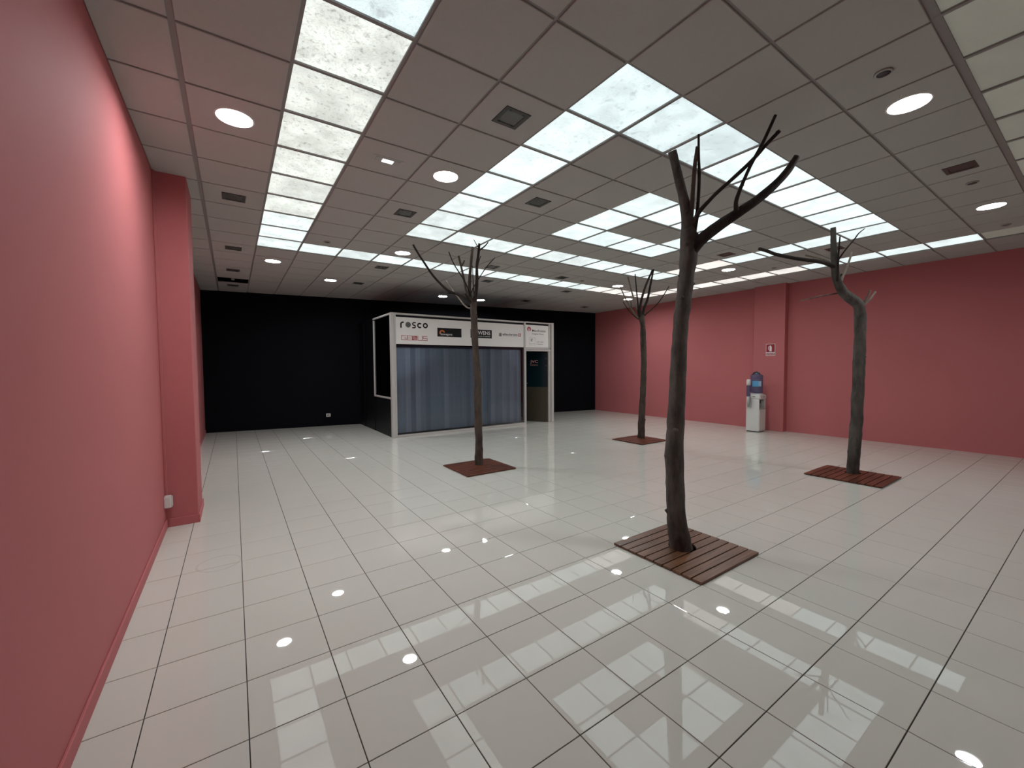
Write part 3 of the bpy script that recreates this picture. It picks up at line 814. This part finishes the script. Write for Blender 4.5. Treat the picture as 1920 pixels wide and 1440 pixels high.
# fifth logo
text_obj('lettering', 'elinchrom', M_ink, sign, 6.016, 6.502, 2.459, 2.517, SY, .018)
m = MB(); rect(m, 5.908, 5.985, 2.432, 2.516); put(m, 'logo_icon', M_greyprint, sign)
m = MB()
for z in (2.452, 2.468, 2.484, 2.500): rect(m, 5.918, 5.962, z - .003, z + .003, SY - .0006)
arcband(m, 5.955, 2.475, .018, .006, -90, 90, SY - .0006)
put(m, 'logo_icon_lines', M_lightprint, sign)
m = MB()
for k in range(11): rect(m, 6.02 + k * .044, 6.02 + k * .044 + .034, 2.436, 2.445)
put(m, 'small_print', M_lightprint, sign)
m = MB(); rect(m, 6.531, 6.613, 2.446, 2.528); put(m, 'logo_square', M_redprint, sign, 'red square with white cross')
m = MB(); rect(m, 6.561, 6.583, 2.458, 2.516, SY - .0006); rect(m, 6.543, 6.601, 2.476, 2.498, SY - .0006); put(m, 'logo_cross', M_whiteprint, sign)
# board above the door
m = MB(); disc(m, 6.899, 2.667, .064); put(m, 'logo_disc', M_redprint, sign2, 'red round emblem')
m = MB(); flat(m, [(6.899, 2.712), (6.878, 2.650), (6.885, 2.606), (6.913, 2.606), (6.920, 2.650)], SY - .0006); put(m, 'emblem_figure', M_whiteprint, sign2)
text_obj('lettering', 'Manfrotto', M_ink, sign2, 7.008, 7.495, 2.600, 2.662, SY, .005)
text_obj('lettering', 'Imagine More', M_ink, sign2, 7.008, 7.418, 2.508, 2.562, SY, .0)
m = MB()
for a, b in (((6.911, 2.43), (7.121, 2.43)), ((7.121, 2.43), (7.121, 2.222)), ((7.121, 2.222), (6.911, 2.222)), ((6.911, 2.222), (6.911, 2.43))): stroke(m, [a, b], .006)
put(m, 'logo_frame', M_lightprint, sign2)
m = MB(); arcband(m, 6.990, 2.362, .030, .014, 20, 330); disc(m, 6.990, 2.362, .012); stroke(m, [(7.012, 2.385), (7.026, 2.398)], .010); put(m, 'logo_swirl', M_greyprint, sign2)
text_obj('lettering', 'K A T A', M_greyprint, sign2, 6.930, 7.098, 2.246, 2.274, SY)
text_obj('lettering', 'Lightweight', M_greyprint, sign2, 7.166, 7.420, 2.296, 2.335, SY)
text_obj('lettering', 'Protection', M_greyprint, sign2, 7.166, 7.392, 2.240, 2.272, SY)
# door logo
text_obj('lettering', 'JVC', M_jvc, door, -.545, -.295, 1.70, 1.805, -.0195, .02, origin=(0, 0, 0))
text_obj('lettering', 'PROFESSIONAL', M_jvc, door, -.545, -.295, 1.645, 1.68, -.0195, .0, origin=(0, 0, 0))

# vertical blinds hanging inside the glass
bl = empty('vertical_blind', (BX0 + .13, BY + .14, 0), 'grey blue vertical slat blind behind the booth front glass', 'blind')
ob0 = (BX0 + .13, BY + .14, 0)
m = MB(); m.box(BX0 + .13, BXM - .01, BY + .10, BY + .17, 2.09, 2.14, .003); m.build('headrail', M_trackblue, bl, ob0)
NS = 29; pitch = (BXM - BX0 - .15) / NS
slat_me = []
for mt in M_blind:
    s_ = MB(); hw = .067
    s_.loft([[(-hw, 0, 0.075), (0, .010, 0.075), (hw, 0, 0.075), (hw, .002, 0.075), (0, .012, 0.075), (-hw, .002, 0.075)],
             [(-hw, 0, 2.09), (0, .010, 2.09), (hw, 0, 2.09), (hw, .002, 2.09), (0, .012, 2.09), (-hw, .002, 2.09)]], smooth=False)
    me = bpy.data.meshes.new('slat'); me.from_pydata(s_.v, [], s_.f); me.materials.append(mt); me.update(); slat_me.append(me)
pat = [0, 0, 1, 2, 1, 0, 2, 0, 0, 0, 1, 0, 0, 0, 0, 2, 0, 0, 1, 0, 2, 1, 0, 0, 1, 0, 1, 0, 0]
for k in range(NS):
    ang = math.radians(-8 + rnd.uniform(-4, 4) - (6 if pat[k] == 1 else 0))
    add_mesh_obj('slat', slat_me[pat[k]], bl, ((k + .5) * pitch, 0, 0), (0, 0, ang))

# ------------------------------------------------------------------ bare trees on slatted wooden squares
def catmull(pts, n):
    P = [pts[0]] + list(pts) + [pts[-1]]; out = []
    for i in range(1, len(P) - 2):
        for k in range(n):
            t = k / n
            out.append(tuple(0.5 * ((2 * P[i][c]) + (-P[i - 1][c] + P[i + 1][c]) * t + (2 * P[i - 1][c] - 5 * P[i][c] + 4 * P[i + 1][c] - P[i + 2][c]) * t * t
                       + (-P[i - 1][c] + 3 * P[i][c] - 3 * P[i + 1][c] + P[i + 2][c]) * t ** 3) for c in range(len(P[0]))))
    out.append(tuple(pts[-1])); return out
ZMAX = HC - 0.03
def limb(name, pts, d0, d1, mat, tree, org, seg=10, sub=5, wob=0.10, knots=0, label=None, floorfix=False):
    """pts: (x, y, width) in photo pixels at the limb's own distance, running from d0 to d1"""
    q = catmull([(a, b, c) for a, b, c in pts], sub); n = len(q)
    path = []; rad = []
    for i, (x, y, wpx) in enumerate(q):
        d = d0 + (d1 - d0) * i / (n - 1)
        p = at(x, y, d)
        if p.z > ZMAX:
            d = d * (ZMAX - CAM.z) / (p.z - CAM.z); p = at(x, y, d)
        path.append(p); rad.append(max(wpx, 1.2) * 0.5 / F_PX * d)
    if floorfix:
        path[0].z = 0.0065
    m = MB(); m.tube(path, rad, seg, wob, seed=rnd.uniform(0, 50))
    r2 = random.Random(len(path) * 31 + int(pts[0][0]))
    for k in range(knots):
        i = r2.randrange(max(1, n // 6) if floorfix else 1, n - 1); a = r2.uniform(0, 6.28); c = path[i]; r = rad[i]
        t = (path[i + 1] - path[i - 1]).normalized(); s1 = t.orthogonal().normalized(); s2 = t.cross(s1)
        d = (s1 * math.cos(a) + s2 * math.sin(a)).normalized()
        kr = max(0.005, r * r2.uniform(.16, .30))
        m.tube([c + d * r * .5, c + d * (r * .97), c + d * (r + kr * .35) + t * kr * .3, c + d * (r + kr * .8) + t * kr * .6], [kr * 1.7, kr * 1.25, kr * .6, kr * .2], 7)
    ob = m.build(name, mat, tree, org)
    if label: ob['label'] = label
    return ob
def zz(ox, oy, s, *pts): return [(ox + x * s, oy + y * s, w_ * s) for x, y, w_ in pts]

def deck(cx, cy, hw, hd, hole, hr, mat, label, n=10):
    d = empty('tree_deck', (cx, cy, 0), label, 'wooden deck', 'slatted wooden squares round the trees')
    TH_, gap = 0.022, 0.011
    pw = (2 * hd - gap * (n - 1)) / n
    m = MB(); m.box(-hw + .012, hw - .012, -hd + .012, hd - .012, 0.0005, 0.006); m.build('gap_shade_sheet', M_soilshade, d)  # dark sheet added as shade between the planks; also fills the trunk hole
    hx_, hy_ = hole[0] - cx, hole[1] - cy
    for k in range(n):
        y0 = -hd + k * (pw + gap); y1 = y0 + pw
        ys = [y0 + (y1 - y0) * t / 6 for t in range(7)]
        hit = [abs(y - hy_) < hr for y in ys]
        pieces = []
        if not any(hit):
            pieces.append([(-hw, y0), (hw, y0), (hw, y1), (-hw, y1)])
        else:
            def dx(y): return math.sqrt(max(0.0, hr * hr - (y - hy_) ** 2))
            pieces.append([(-hw, y0)] + [(hx_ - max(dx(y), .004), y) for y in ys] + [(-hw, y1)])
            pieces.append([(hw, y1)] + [(hx_ + max(dx(y), .004), y) for y in reversed(ys)] + [(hw, y0)])
        for pc in pieces:
            m = MB(); c = (sum(p[0] for p in pc) / len(pc), (y0 + y1) / 2)
            m.loft([[(x - c[0], y - c[1], 0.006) for x, y in pc], [(x - c[0], y - c[1], TH_) for x, y in pc]], smooth=False)
            o = m.build('plank', mat, d); o.location = (c[0], c[1], 0)
    return d

# tree 1: the big one in front
b1 = at(1279, 1037, 3.47); b1.z = 0
def tree(base, label):
    return empty('bare_tree', tuple(base), label, 'tree', 'bare cut trees standing in the shop')
DT1 = 3.50
hb = at(1280, 1027, 1.0) - CAM
def ground(x, y, z=0.0):
    d = at(x, y, 1.0) - CAM; t = (z - CAM.z) / d.z; return CAM + d * t
g1 = ground(1279, 1030); D1 = (g1 - CAM).dot(fwd)
t1 = tree((g1.x, g1.y, 0), 'largest bare tree trunk in front with thick forked limbs')
o1 = (g1.x, g1.y, 0)
limb('trunk', [(1279, 1034, 44), (1274, 1010, 40), (1269, 980, 36), (1266, 918, 33), (1265, 829, 33), (1270, 742, 30), (1275, 627, 28), (1282, 560, 28), (1288, 512, 29), (1291, 470, 32), (1291, 440, 29), (1290, 420, 24)],
     D1, D1 - .12, M_bark, t1, o1, seg=18, sub=7, wob=0.13, knots=16, floorfix=True)
limb('limb', [(1291, 436, 24), (1288, 405, 21), (1282, 372, 18), (1275, 345, 17), (1269, 320, 16), (1260, 283, 15)], D1 - .11, D1 - .28, M_bark, t1, o1, 12, knots=5, label='left upright limb cut at the ceiling')
limb('limb', [(1291, 478, 24), (1304, 460, 23), (1318, 446, 22), (1352, 420, 20), (1383, 400, 18), (1411, 381, 17), (1447, 352, 15), (1474, 324, 13), (1495, 293, 12)], D1 - .10, D1 - .35, M_twig, t1, o1, 12, knots=6, label='thick limb rising to the right')
limb('branch', [(1299, 446, 11), (1303, 420, 10), (1309, 400, 9), (1330, 376, 7.5), (1349, 357, 7), (1376, 333, 7), (1409, 302, 7), (1435, 273, 7), (1462, 245, 7)], D1 - .10, D1 - .62, M_twig, t1, o1, 8, knots=6)
limb('branch', [(1382, 400, 11), (1380, 380, 8), (1387, 357, 7), (1397, 333, 6), (1409, 307, 6), (1426, 276, 6), (1440, 247, 6), (1454, 216, 6)], D1 - .22, D1 - .70, M_twig, t1, o1, 8, knots=5)
limb('branch', [(1294, 420, 9), (1297, 395, 8), (1300, 348, 7.5), (1303, 310, 7), (1307, 275, 5)], D1 - .12, D1 - .40, M_bark2, t1, o1, 8, knots=3)
limb('branch', [(1304, 412, 7), (1308, 390, 6), (1311, 336, 6), (1310, 290, 5), (1310, 252, 4)], D1 - .10, D1 - .45, M_twig, t1, o1, 8, knots=3)
limb('stub', [(1381, 397, 7), (1386, 391, 6), (1391, 386, 4.5)], D1 - .24, D1 - .26, M_twig, t1, o1, 8, sub=3)
deck(3.232, 2.085, .43, .418, (g1.x + .015, g1.y + .01), .115, M_plank, 'slatted wooden square around the largest trunk')

# tree 2: before the booth
g2 = ground(898, 873); D2 = (g2 - CAM).dot(fwd)
t2 = tree((g2.x, g2.y, 0), 'slender bare tree with many thin branches in front of the booth sign'); o2 = (g2.x, g2.y, 0)
limb('trunk', [(898.5, 876, 16), (898, 850, 15), (898, 824, 14), (896, 769, 14), (895.5, 713, 13.5), (891, 647, 12), (889, 602, 12.5), (888, 579, 11.5), (888, 562, 13)], D2, D2 - .05, M_bark2, t2, o2, seg=14, sub=7, wob=.14, knots=9, floorfix=True)
Z2 = lambda *p: zz(740, 430, .1146, *p)
limb('branch', Z2((1275, 1215, 50), (1200, 1160, 48), (1100, 1100, 46), (1000, 1055, 44), (870, 1000, 42), (720, 860, 40), (600, 720, 38), (480, 540, 36), (400, 420, 34), (300, 250, 32)), D2 - .05, D2 - .45, M_twig, t2, o2, 8, knots=5, label='long branch sweeping up to the left')
limb('branch', Z2((1290, 1210, 70), (1325, 1070, 60), (1345, 850, 54), (1345, 600, 48), (1370, 400, 44), (1385, 235, 42)), D2 - .05, D2 - .4, M_twig, t2, o2, 8, knots=3)
limb('twig', Z2((1385, 345, 24), (1430, 310, 22), (1480, 270, 20), (1530, 210, 16)), D2 - .36, D2 - .45, M_twig, t2, o2, 6, sub=3)
limb('twig', Z2((1375, 310, 14), (1340, 250, 13), (1295, 170, 11)), D2 - .37, D2 - .45, M_twig, t2, o2, 6, sub=3)
limb('branch', Z2((1265, 1200, 66), (1225, 1050, 60), (1225, 850, 56), (1245, 600, 48), (1275, 285, 40)), D2 - .05, D2 - .15, M_bark2, t2, o2, 8, knots=3, label='straight paler branch')
limb('branch', Z2((1240, 1100, 26), (1195, 960, 22), (1110, 790, 20), (970, 570, 18), (885, 370, 15)), D2 - .08, D2 - .5, M_twig, t2, o2, 6, knots=2)
limb('branch', Z2((1230, 1140, 40), (1165, 1000, 38), (1140, 850, 37), (1090, 620, 35), (1045, 440, 32)), D2 - .05, D2 + .15, M_bark2, t2, o2, 8, knots=2)
limb('twig', Z2((1100, 600, 24), (1120, 560, 26), (1142, 510, 24)), D2 + .1, D2 + .12, M_bark2, t2, o2, 6, sub=3)
limb('branch', Z2((1250, 1040, 20), (1300, 930, 18), (1380, 800, 17), (1500, 620, 16), (1640, 465, 14)), D2 - .1, D2 - .35, M_twig, t2, o2, 6)
limb('twig', Z2((1300, 1060, 18), (1285, 850, 16), (1272, 600, 14)), D2 - .02, D2 + .05, M_twig, t2, o2, 6)
limb('twig', Z2((1345, 640, 22), (1375, 530, 20), (1405, 440, 16)), D2 - .2, D2 - .15, M_bark2, t2, o2, 6)
limb('branch', Z2((1290, 1285, 40), (1215, 1290, 30), (1150, 1250, 28), (1080, 1165, 26), (1010, 1070, 24), (930, 960, 22), (850, 840, 20)), D2 - .03, D2 + .3, M_pale, t2, o2, 6, label='pale low branch')
limb('stub', Z2((1235, 1160, 34), (1185, 1100, 32), (1150, 1045, 28)), D2 - .05, D2 - .1, M_twig, t2, o2, 6, sub=3)
deck(3.235, 5.715, .432, .42, (g2.x, g2.y), .075, M_plank_red, 'reddish slatted wooden square around the tree before the booth')

# tree 3: far thin tree
g3 = ground(1202, 822); D3 = (g3 - CAM).dot(fwd)
t3 = tree((g3.x, g3.y, 0), 'farthest thin bare tree standing before the corner of the right wall'); o3 = (g3.x, g3.y, 0)
limb('trunk', [(1202, 825, 13.5), (1202.5, 800, 12.5), (1203.5, 774, 12), (1206, 722, 10.5), (1207, 678, 10.5), (1206, 643, 10.8), (1205, 609, 9.5), (1203, 596, 11), (1203, 584, 11)], D3, D3 - .05, M_bark2, t3, o3, seg=12, sub=7, wob=.14, knots=8, floorfix=True)
Z3 = lambda *p: zz(1120, 490, .08333, *p)
limb('branch', Z3((940, 1290, 50), (915, 1120, 40), (915, 1000, 34), (890, 750, 30), (850, 295, 26)), D3 - .05, D3 - .3, M_twig, t3, o3, 7)
limb('branch', Z3((970, 1250, 75), (960, 1060, 55), (1010, 800, 52), (1100, 520, 48), (1235, 210, 40)), D3 - .05, D3 - .5, M_twig, t3, o3, 8, knots=2)
limb('branch', Z3((1010, 1240, 75), (1050, 1060, 58), (1130, 850, 52), (1190, 550, 46), (1262, 195, 38)), D3 - .05, D3 - .4, M_twig, t3, o3, 8, knots=2)
limb('branch', Z3((950, 1290, 44), (870, 1210, 38), (740, 1030, 34), (650, 870, 30), (580, 720, 27), (512, 560, 24)), D3 - .05, D3 - .2, M_pale, t3, o3, 7, label='pale branch leaning left')
limb('branch', Z3((960, 1210, 46), (890, 1080, 40), (830, 880, 36), (750, 600, 32), (690, 360, 30)), D3, D3 + .1, M_pale, t3, o3, 7, label='pale upright branch')
limb('branch', Z3((1030, 1260, 30), (1110, 1170, 24), (1200, 1100, 22), (1350, 960, 22), (1480, 780, 21), (1612, 560, 20)), D3, D3 - .35, M_twig, t3, o3, 6, knots=2)
limb('twig', Z3((960, 1320, 26), (870, 1260, 20), (720, 1120, 18), (580, 915, 14)), D3, D3 - .1, M_twig, t3, o3, 6)
limb('twig', Z3((800, 1120, 16), (765, 1050, 14), (755, 900, 12)), D3 - .1, D3 - .12, M_twig, t3, o3, 6, sub=3)
deck(7.28, 5.79, .425, .40, (g3.x, g3.y), .085, M_plank_red, 'farthest reddish wooden square around the thin tree', 10)

# tree 4: crooked tree at right
g4 = ground(1599, 889); D4 = (g4 - CAM).dot(fwd)
t4 = tree((g4.x, g4.y, 0), 'crooked bare tree on the right, bent left near its top'); o4 = (g4.x, g4.y, 0)
Z4 = lambda *p: zz(1400, 410, .14583, *p)
limb('trunk', [(1599, 893, 20), (1600, 870, 19), (1602, 835, 19.5), (1606, 790, 19), (1608, 740, 19), (1611, 680, 18.5), (1612.5, 620, 18), (1612.5, 590, 18)] +
     Z4((1445, 1130, 128), (1400, 1070, 122), (1330, 1020, 118), (1250, 960, 108), (1190, 860, 95), (1152, 760, 88), (1130, 640, 84), (1124, 500, 74), (1118, 300, 66), (1110, 115, 60)),
     D4, D4 - .3, M_bark, t4, o4, seg=16, sub=6, wob=.13, knots=10, floorfix=True)
limb('branch', Z4((1135, 620, 60), (1085, 600, 56), (1000, 570, 50), (900, 548, 48), (620, 510, 46), (380, 460, 44), (270, 420, 42), (165, 388, 42)), D4 - .22, D4 - .75, M_twig, t4, o4, 9, knots=7, label='long branch reaching left')
limb('branch', Z4((1165, 800, 34), (1172, 700, 28), (1175, 550, 24), (1185, 400, 20), (1200, 228, 16)), D4 - .25, D4 - .45, M_twig, t4, o4, 7, knots=2)
limb('branch', Z4((1150, 580, 26), (1185, 520, 22), (1270, 400, 19), (1380, 270, 16), (1440, 190, 14), (1520, 125, 10)), D4 - .25, D4 - .5, M_twig, t4, o4, 7, knots=2)
limb('branch', Z4((1190, 860, 36), (1230, 760, 32), (1290, 620, 26), (1355, 435, 20)), D4 - .16, D4 + .1, M_pale, t4, o4, 7, label='pale twig behind the trunk')
limb('branch', Z4((1480, 1140, 40), (1510, 1080, 36), (1550, 1010, 32), (1590, 920, 28)), D4 - .05, D4 - .1, M_redtwig, t4, o4, 7)
limb('branch', Z4((1480, 1130, 36), (1530, 1090, 30), (1590, 1030, 26), (1655, 940, 22)), D4 - .02, D4 - .02, M_pale, t4, o4, 7)
limb('branch', Z4((1215, 950, 26), (1140, 963, 20), (980, 990, 18), (880, 1010, 20), (680, 1057, 16)), D4 - .1, D4 - .3, M_redtwig, t4, o4, 7, knots=4, label='thin reddish twig pointing left')
limb('branch', Z4((1125, 570, 22), (1060, 550, 20), (980, 525, 18), (880, 500, 20), (755, 472, 22)), D4 - .16, D4 + .15, M_pale, t4, o4, 7, knots=3)
limb('stub', Z4((1185, 770, 26), (1205, 735, 24), (1222, 712, 20)), D4 - .2, D4 - .2, M_twig, t4, o4, 6, sub=3)
deck(7.36, 2.108, .432, .44, (g4.x, g4.y), .095, M_plank_red, 'reddish slatted wooden square around the crooked tree')

# ------------------------------------------------------------------ water cooler
CX0, CX1, CY0, CY1 = 10.395, 10.715, 4.775, 5.085
OC = ((CX0 + CX1) / 2, (CY0 + CY1) / 2, 0)
wc = empty('water_cooler', OC, 'white floor-standing water cooler beside the right pillar', 'water cooler')
def cpart(name, mat, boxes, bev=.006, label=None):
    m = MB()
    for b in boxes: m.box(*b, bev)
    o = m.build(name, mat, wc, OC)
    if label: o['label'] = label
    return o
cpart('base', M_darkplastic, [(CX0 + .02, CX1 - .02, CY0 + .03, CY1 - .01, 0, .03)], .003)
cpart('cabinet', M_coolerwhite, [(CX0, CX1, CY0 + .012, CY1, .022, .56), (CX0, CX1, CY0 + .10, CY1, .55, .80), (CX0, CX0 + .03, CY0 + .012, CY0 + .11, .55, .80), (CX1 - .03, CX1, CY0 + .012, CY0 + .11, .55, .80)])
cpart('front_panel', M_coolerwhite, [(CX0 + .012, CX1 - .012, CY0, CY0 + .014, .05, .54)], .004)
cpart('head', M_coolerwhite, [(CX0 - .004, CX1 + .004, CY0 - .006, CY1 + .002, .795, .905)], .018)
cpart('tap_recess', M_greyplastic, [(CX0 + .03, CX1 - .03, CY0 + .094, CY0 + .10, .57, .795)], .002)
cpart('drip_tray', M_greyplastic, [(CX0 + .04, CX1 - .04, CY0 - .008, CY0 + .09, .558, .578)], .004)
for dx_, mt in ((.11, M_darkplastic), (.21, M_chrome)):
    m = MB(); m.tube([(CX0 + dx_, CY0 + .10, .745), (CX0 + dx_, CY0 + .05, .745), (CX0 + dx_, CY0 + .035, .735), (CX0 + dx_, CY0 + .035, .695)], [.013, .013, .012, .010], 8)
    m.box(CX0 + dx_ - .014, CX0 + dx_ + .014, CY0 + .012, CY0 + .05, .75, .765, .003)
    m.build('tap', mt, wc, OC)
cpart('badge', M_darkplastic, [(CX0 + .17, CX0 + .23, CY0 - .0085, CY0 - .005, .842, .856)], .001)
cpart('side_grip', M_darkplastic, [(CX0 - .007, CX0 - .003, CY0 + .10, CY0 + .16, .845, .862)], .001)
m = MB(); m.lathe([(.150, .903), (.148, .920), (.125, .930)], (OC[0], OC[1], 0), 24); m.build('collar', M_coolerwhite, wc, OC)
bc = (OC[0] + .01, OC[1], 0); br = .135
wb = empty('water_bottle', (bc[0], bc[1], .932), 'big blue tinted water bottle upside down on the cooler', 'bottle')
ow = (bc[0], bc[1], .932)
m = MB(); m.lathe([(.055, .932), (.12, .945), (br, .965), (br, 1.02), (br - .006, 1.03), (br, 1.04), (br, 1.28), (br - .006, 1.29), (br, 1.30), (br, 1.36), (br - .02, 1.385), (.06, 1.395)], bc, 28); m.build('body', M_bottle, wb, ow)
m = MB(); n = 16
def band(m, a0, a1, z0, z1, r=br + .0025):
    k = 10; r0 = [(bc[0] + r * math.cos(math.radians(a0 + (a1 - a0) * i / k)), bc[1] + r * math.sin(math.radians(a0 + (a1 - a0) * i / k))) for i in range(k + 1)]
    for i in range(k): m.poly([(*r0[i], z0), (*r0[i + 1], z0), (*r0[i + 1], z1), (*r0[i], z1)])
band(m, 165, 222, 1.10, 1.235); m.build('label', M_bluelabel, wb, ow)['label'] = 'blue paper label'
m = MB(); band(m, 222, 250, 1.105, 1.23); m.build('label_corner', M_paleblue, wb, ow)
m = MB(); m.tube([(bc[0] - .02, bc[1] - .085, 1.385), (bc[0] - .02, bc[1] - .06, 1.425), (bc[0] - .02, bc[1], 1.45), (bc[0] - .02, bc[1] + .06, 1.425), (bc[0] - .02, bc[1] + .085, 1.385)], [.016] * 5, 8)
m.build('carry_handle', M_darkplastic, wb, ow)
m = MB(); m.lathe([(.05, 1.392), (.05, 1.44), (.035, 1.455)], (bc[0] + .03, bc[1] + .01, 0), 14); m.build('base_boss', M_paleblue, wb, ow)
# cup dispenser on the side of the cooler
cx_, cy_ = CX0 - .055, CY1 - .075
cd = empty('cup_dispenser', (cx_, cy_, .56), 'tube cup dispenser clipped to the side of the water cooler', 'cup dispenser'); oc = (cx_, cy_, .56)
m = MB(); m.lathe([(.043, .86), (.043, 1.17), (.041, 1.19), (.036, 1.19)], (cx_, cy_, 0), 18); m.build('tube', M_bottle, cd, oc)
m = MB(); m.lathe([(.045, 1.13), (.046, 1.24), (.040, 1.27), (.01, 1.275)], (cx_, cy_, 0), 18); m.build('cap', M_whiteplastic, cd, oc)
m = MB(); m.lathe([(.026, .60), (.034, .72), (.042, .86)], (cx_, cy_, 0), 18); m.build('paper_cups', M_greyplastic, cd, oc)
m = MB(); m.box(cx_ + .03, cx_ + .0502, cy_ - .03, cy_ + .03, .80, .92, .003); m.tube([(cx_ + .02, cy_ - .05, .84), (cx_ + .03, cy_ - .06, .70), (cx_ + .015, cy_ - .05, .58)], [.008, .010, .006], 7)
m.build('bracket', M_greyplastic, cd, oc)

# ------------------------------------------------------------------ fire extinguisher sign on the right pillar
SX = 10.95; s0, s1, z0, z1 = 4.905, 4.695, 1.845, 2.135
sg = empty('safety_sign', (SX, 4.80, 1.845), 'red and white fire extinguisher sign on the right pillar', 'sign'); og = (SX, 4.80, 1.845)
def spart(name, mat, d, rects=(), polys=()):
    m = MB()
    for a, b, c, e_ in rects: m.poly([(SX - d, a, c), (SX - d, b, c), (SX - d, b, e_), (SX - d, a, e_)])
    for p in polys: m.poly([(SX - d, y, z) for y, z in p])
    return m.build(name, mat, sg, og)
m = MB(); m.box(SX - .004, SX - .0002, s1, s0, z0, z1, .0008); m.build('plate', M_whiteprint, sg, og)
spart('red_field', M_signred, .0046, [(s0 - .008, s1 + .008, z0 + .088, z1 - .008)])
spart('caption_field', M_signred, .0046, [(s0 - .008, s1 + .008, z0 + .010, z0 + .072)])
text_obj('caption', 'EXTINTOR', M_whiteprint, sg, s0 - .02, s1 + .02, z0 + .022, z0 + .060, SX - .0052, .012, 'x', og)
cyl = [(4.822, 1.95), (4.772, 1.95), (4.772, 2.06), (4.782, 2.078), (4.792, 2.083), (4.792, 2.10), (4.806, 2.10), (4.806, 2.083), (4.812, 2.078), (4.822, 2.06)]
hose = [(4.812, 2.088), (4.835, 2.085), (4.852, 2.06), (4.856, 2.02), (4.845, 1.985), (4.835, 1.985), (4.846, 2.02), (4.842, 2.055), (4.830, 2.074), (4.812, 2.078)]
spart('pictogram', M_whiteprint, .0052, polys=[cyl])
spart('pictogram_hose', M_whiteprint, .0052, polys=[hose])

# ------------------------------------------------------------------ small wall fittings
wx = empty('junction_box', (XL, 5.33, .22), 'small white plastic box low on the left wall beside the pillar', 'wall box'); ox = (XL, 5.33, .22)
m = MB(); m.box(XL, XL + .055, 5.285, 5.385, .225, .335, .005); m.build('body', M_whiteplastic, wx, ox)
m = MB(); m.box(XL + .055, XL + .063, 5.290, 5.380, .230, .330, .003); m.build('cover', M_whiteplastic, wx, ox)
cc = MB(); cc.box(XL + .001, XL + .022, 5.378, 5.398, .335, HC - .008, .002)
tag(cc.build('cable_duct', M_pink, None, (XL, 5.39, .335)), 'thin pink painted cable duct in the corner beside the left pillar', 'cable duct')
sx_ = 2.19; sy_ = yback(sx_)
ps = empty('power_socket', (sx_, sy_, .30), 'small white power socket low on the black wall left of the booth', 'power socket')
ps.rotation_euler = (0, 0, math.atan(-0.168))
m = MB(); m.box(-.055, .055, -.012, -.001, -.045, .045, .004); m.build('plate', M_whiteplastic, ps)
m = MB(); m.box(-.032, .032, -.0145, -.012, -.026, .026, .003); m.build('socket_face', M_greyplastic, ps)
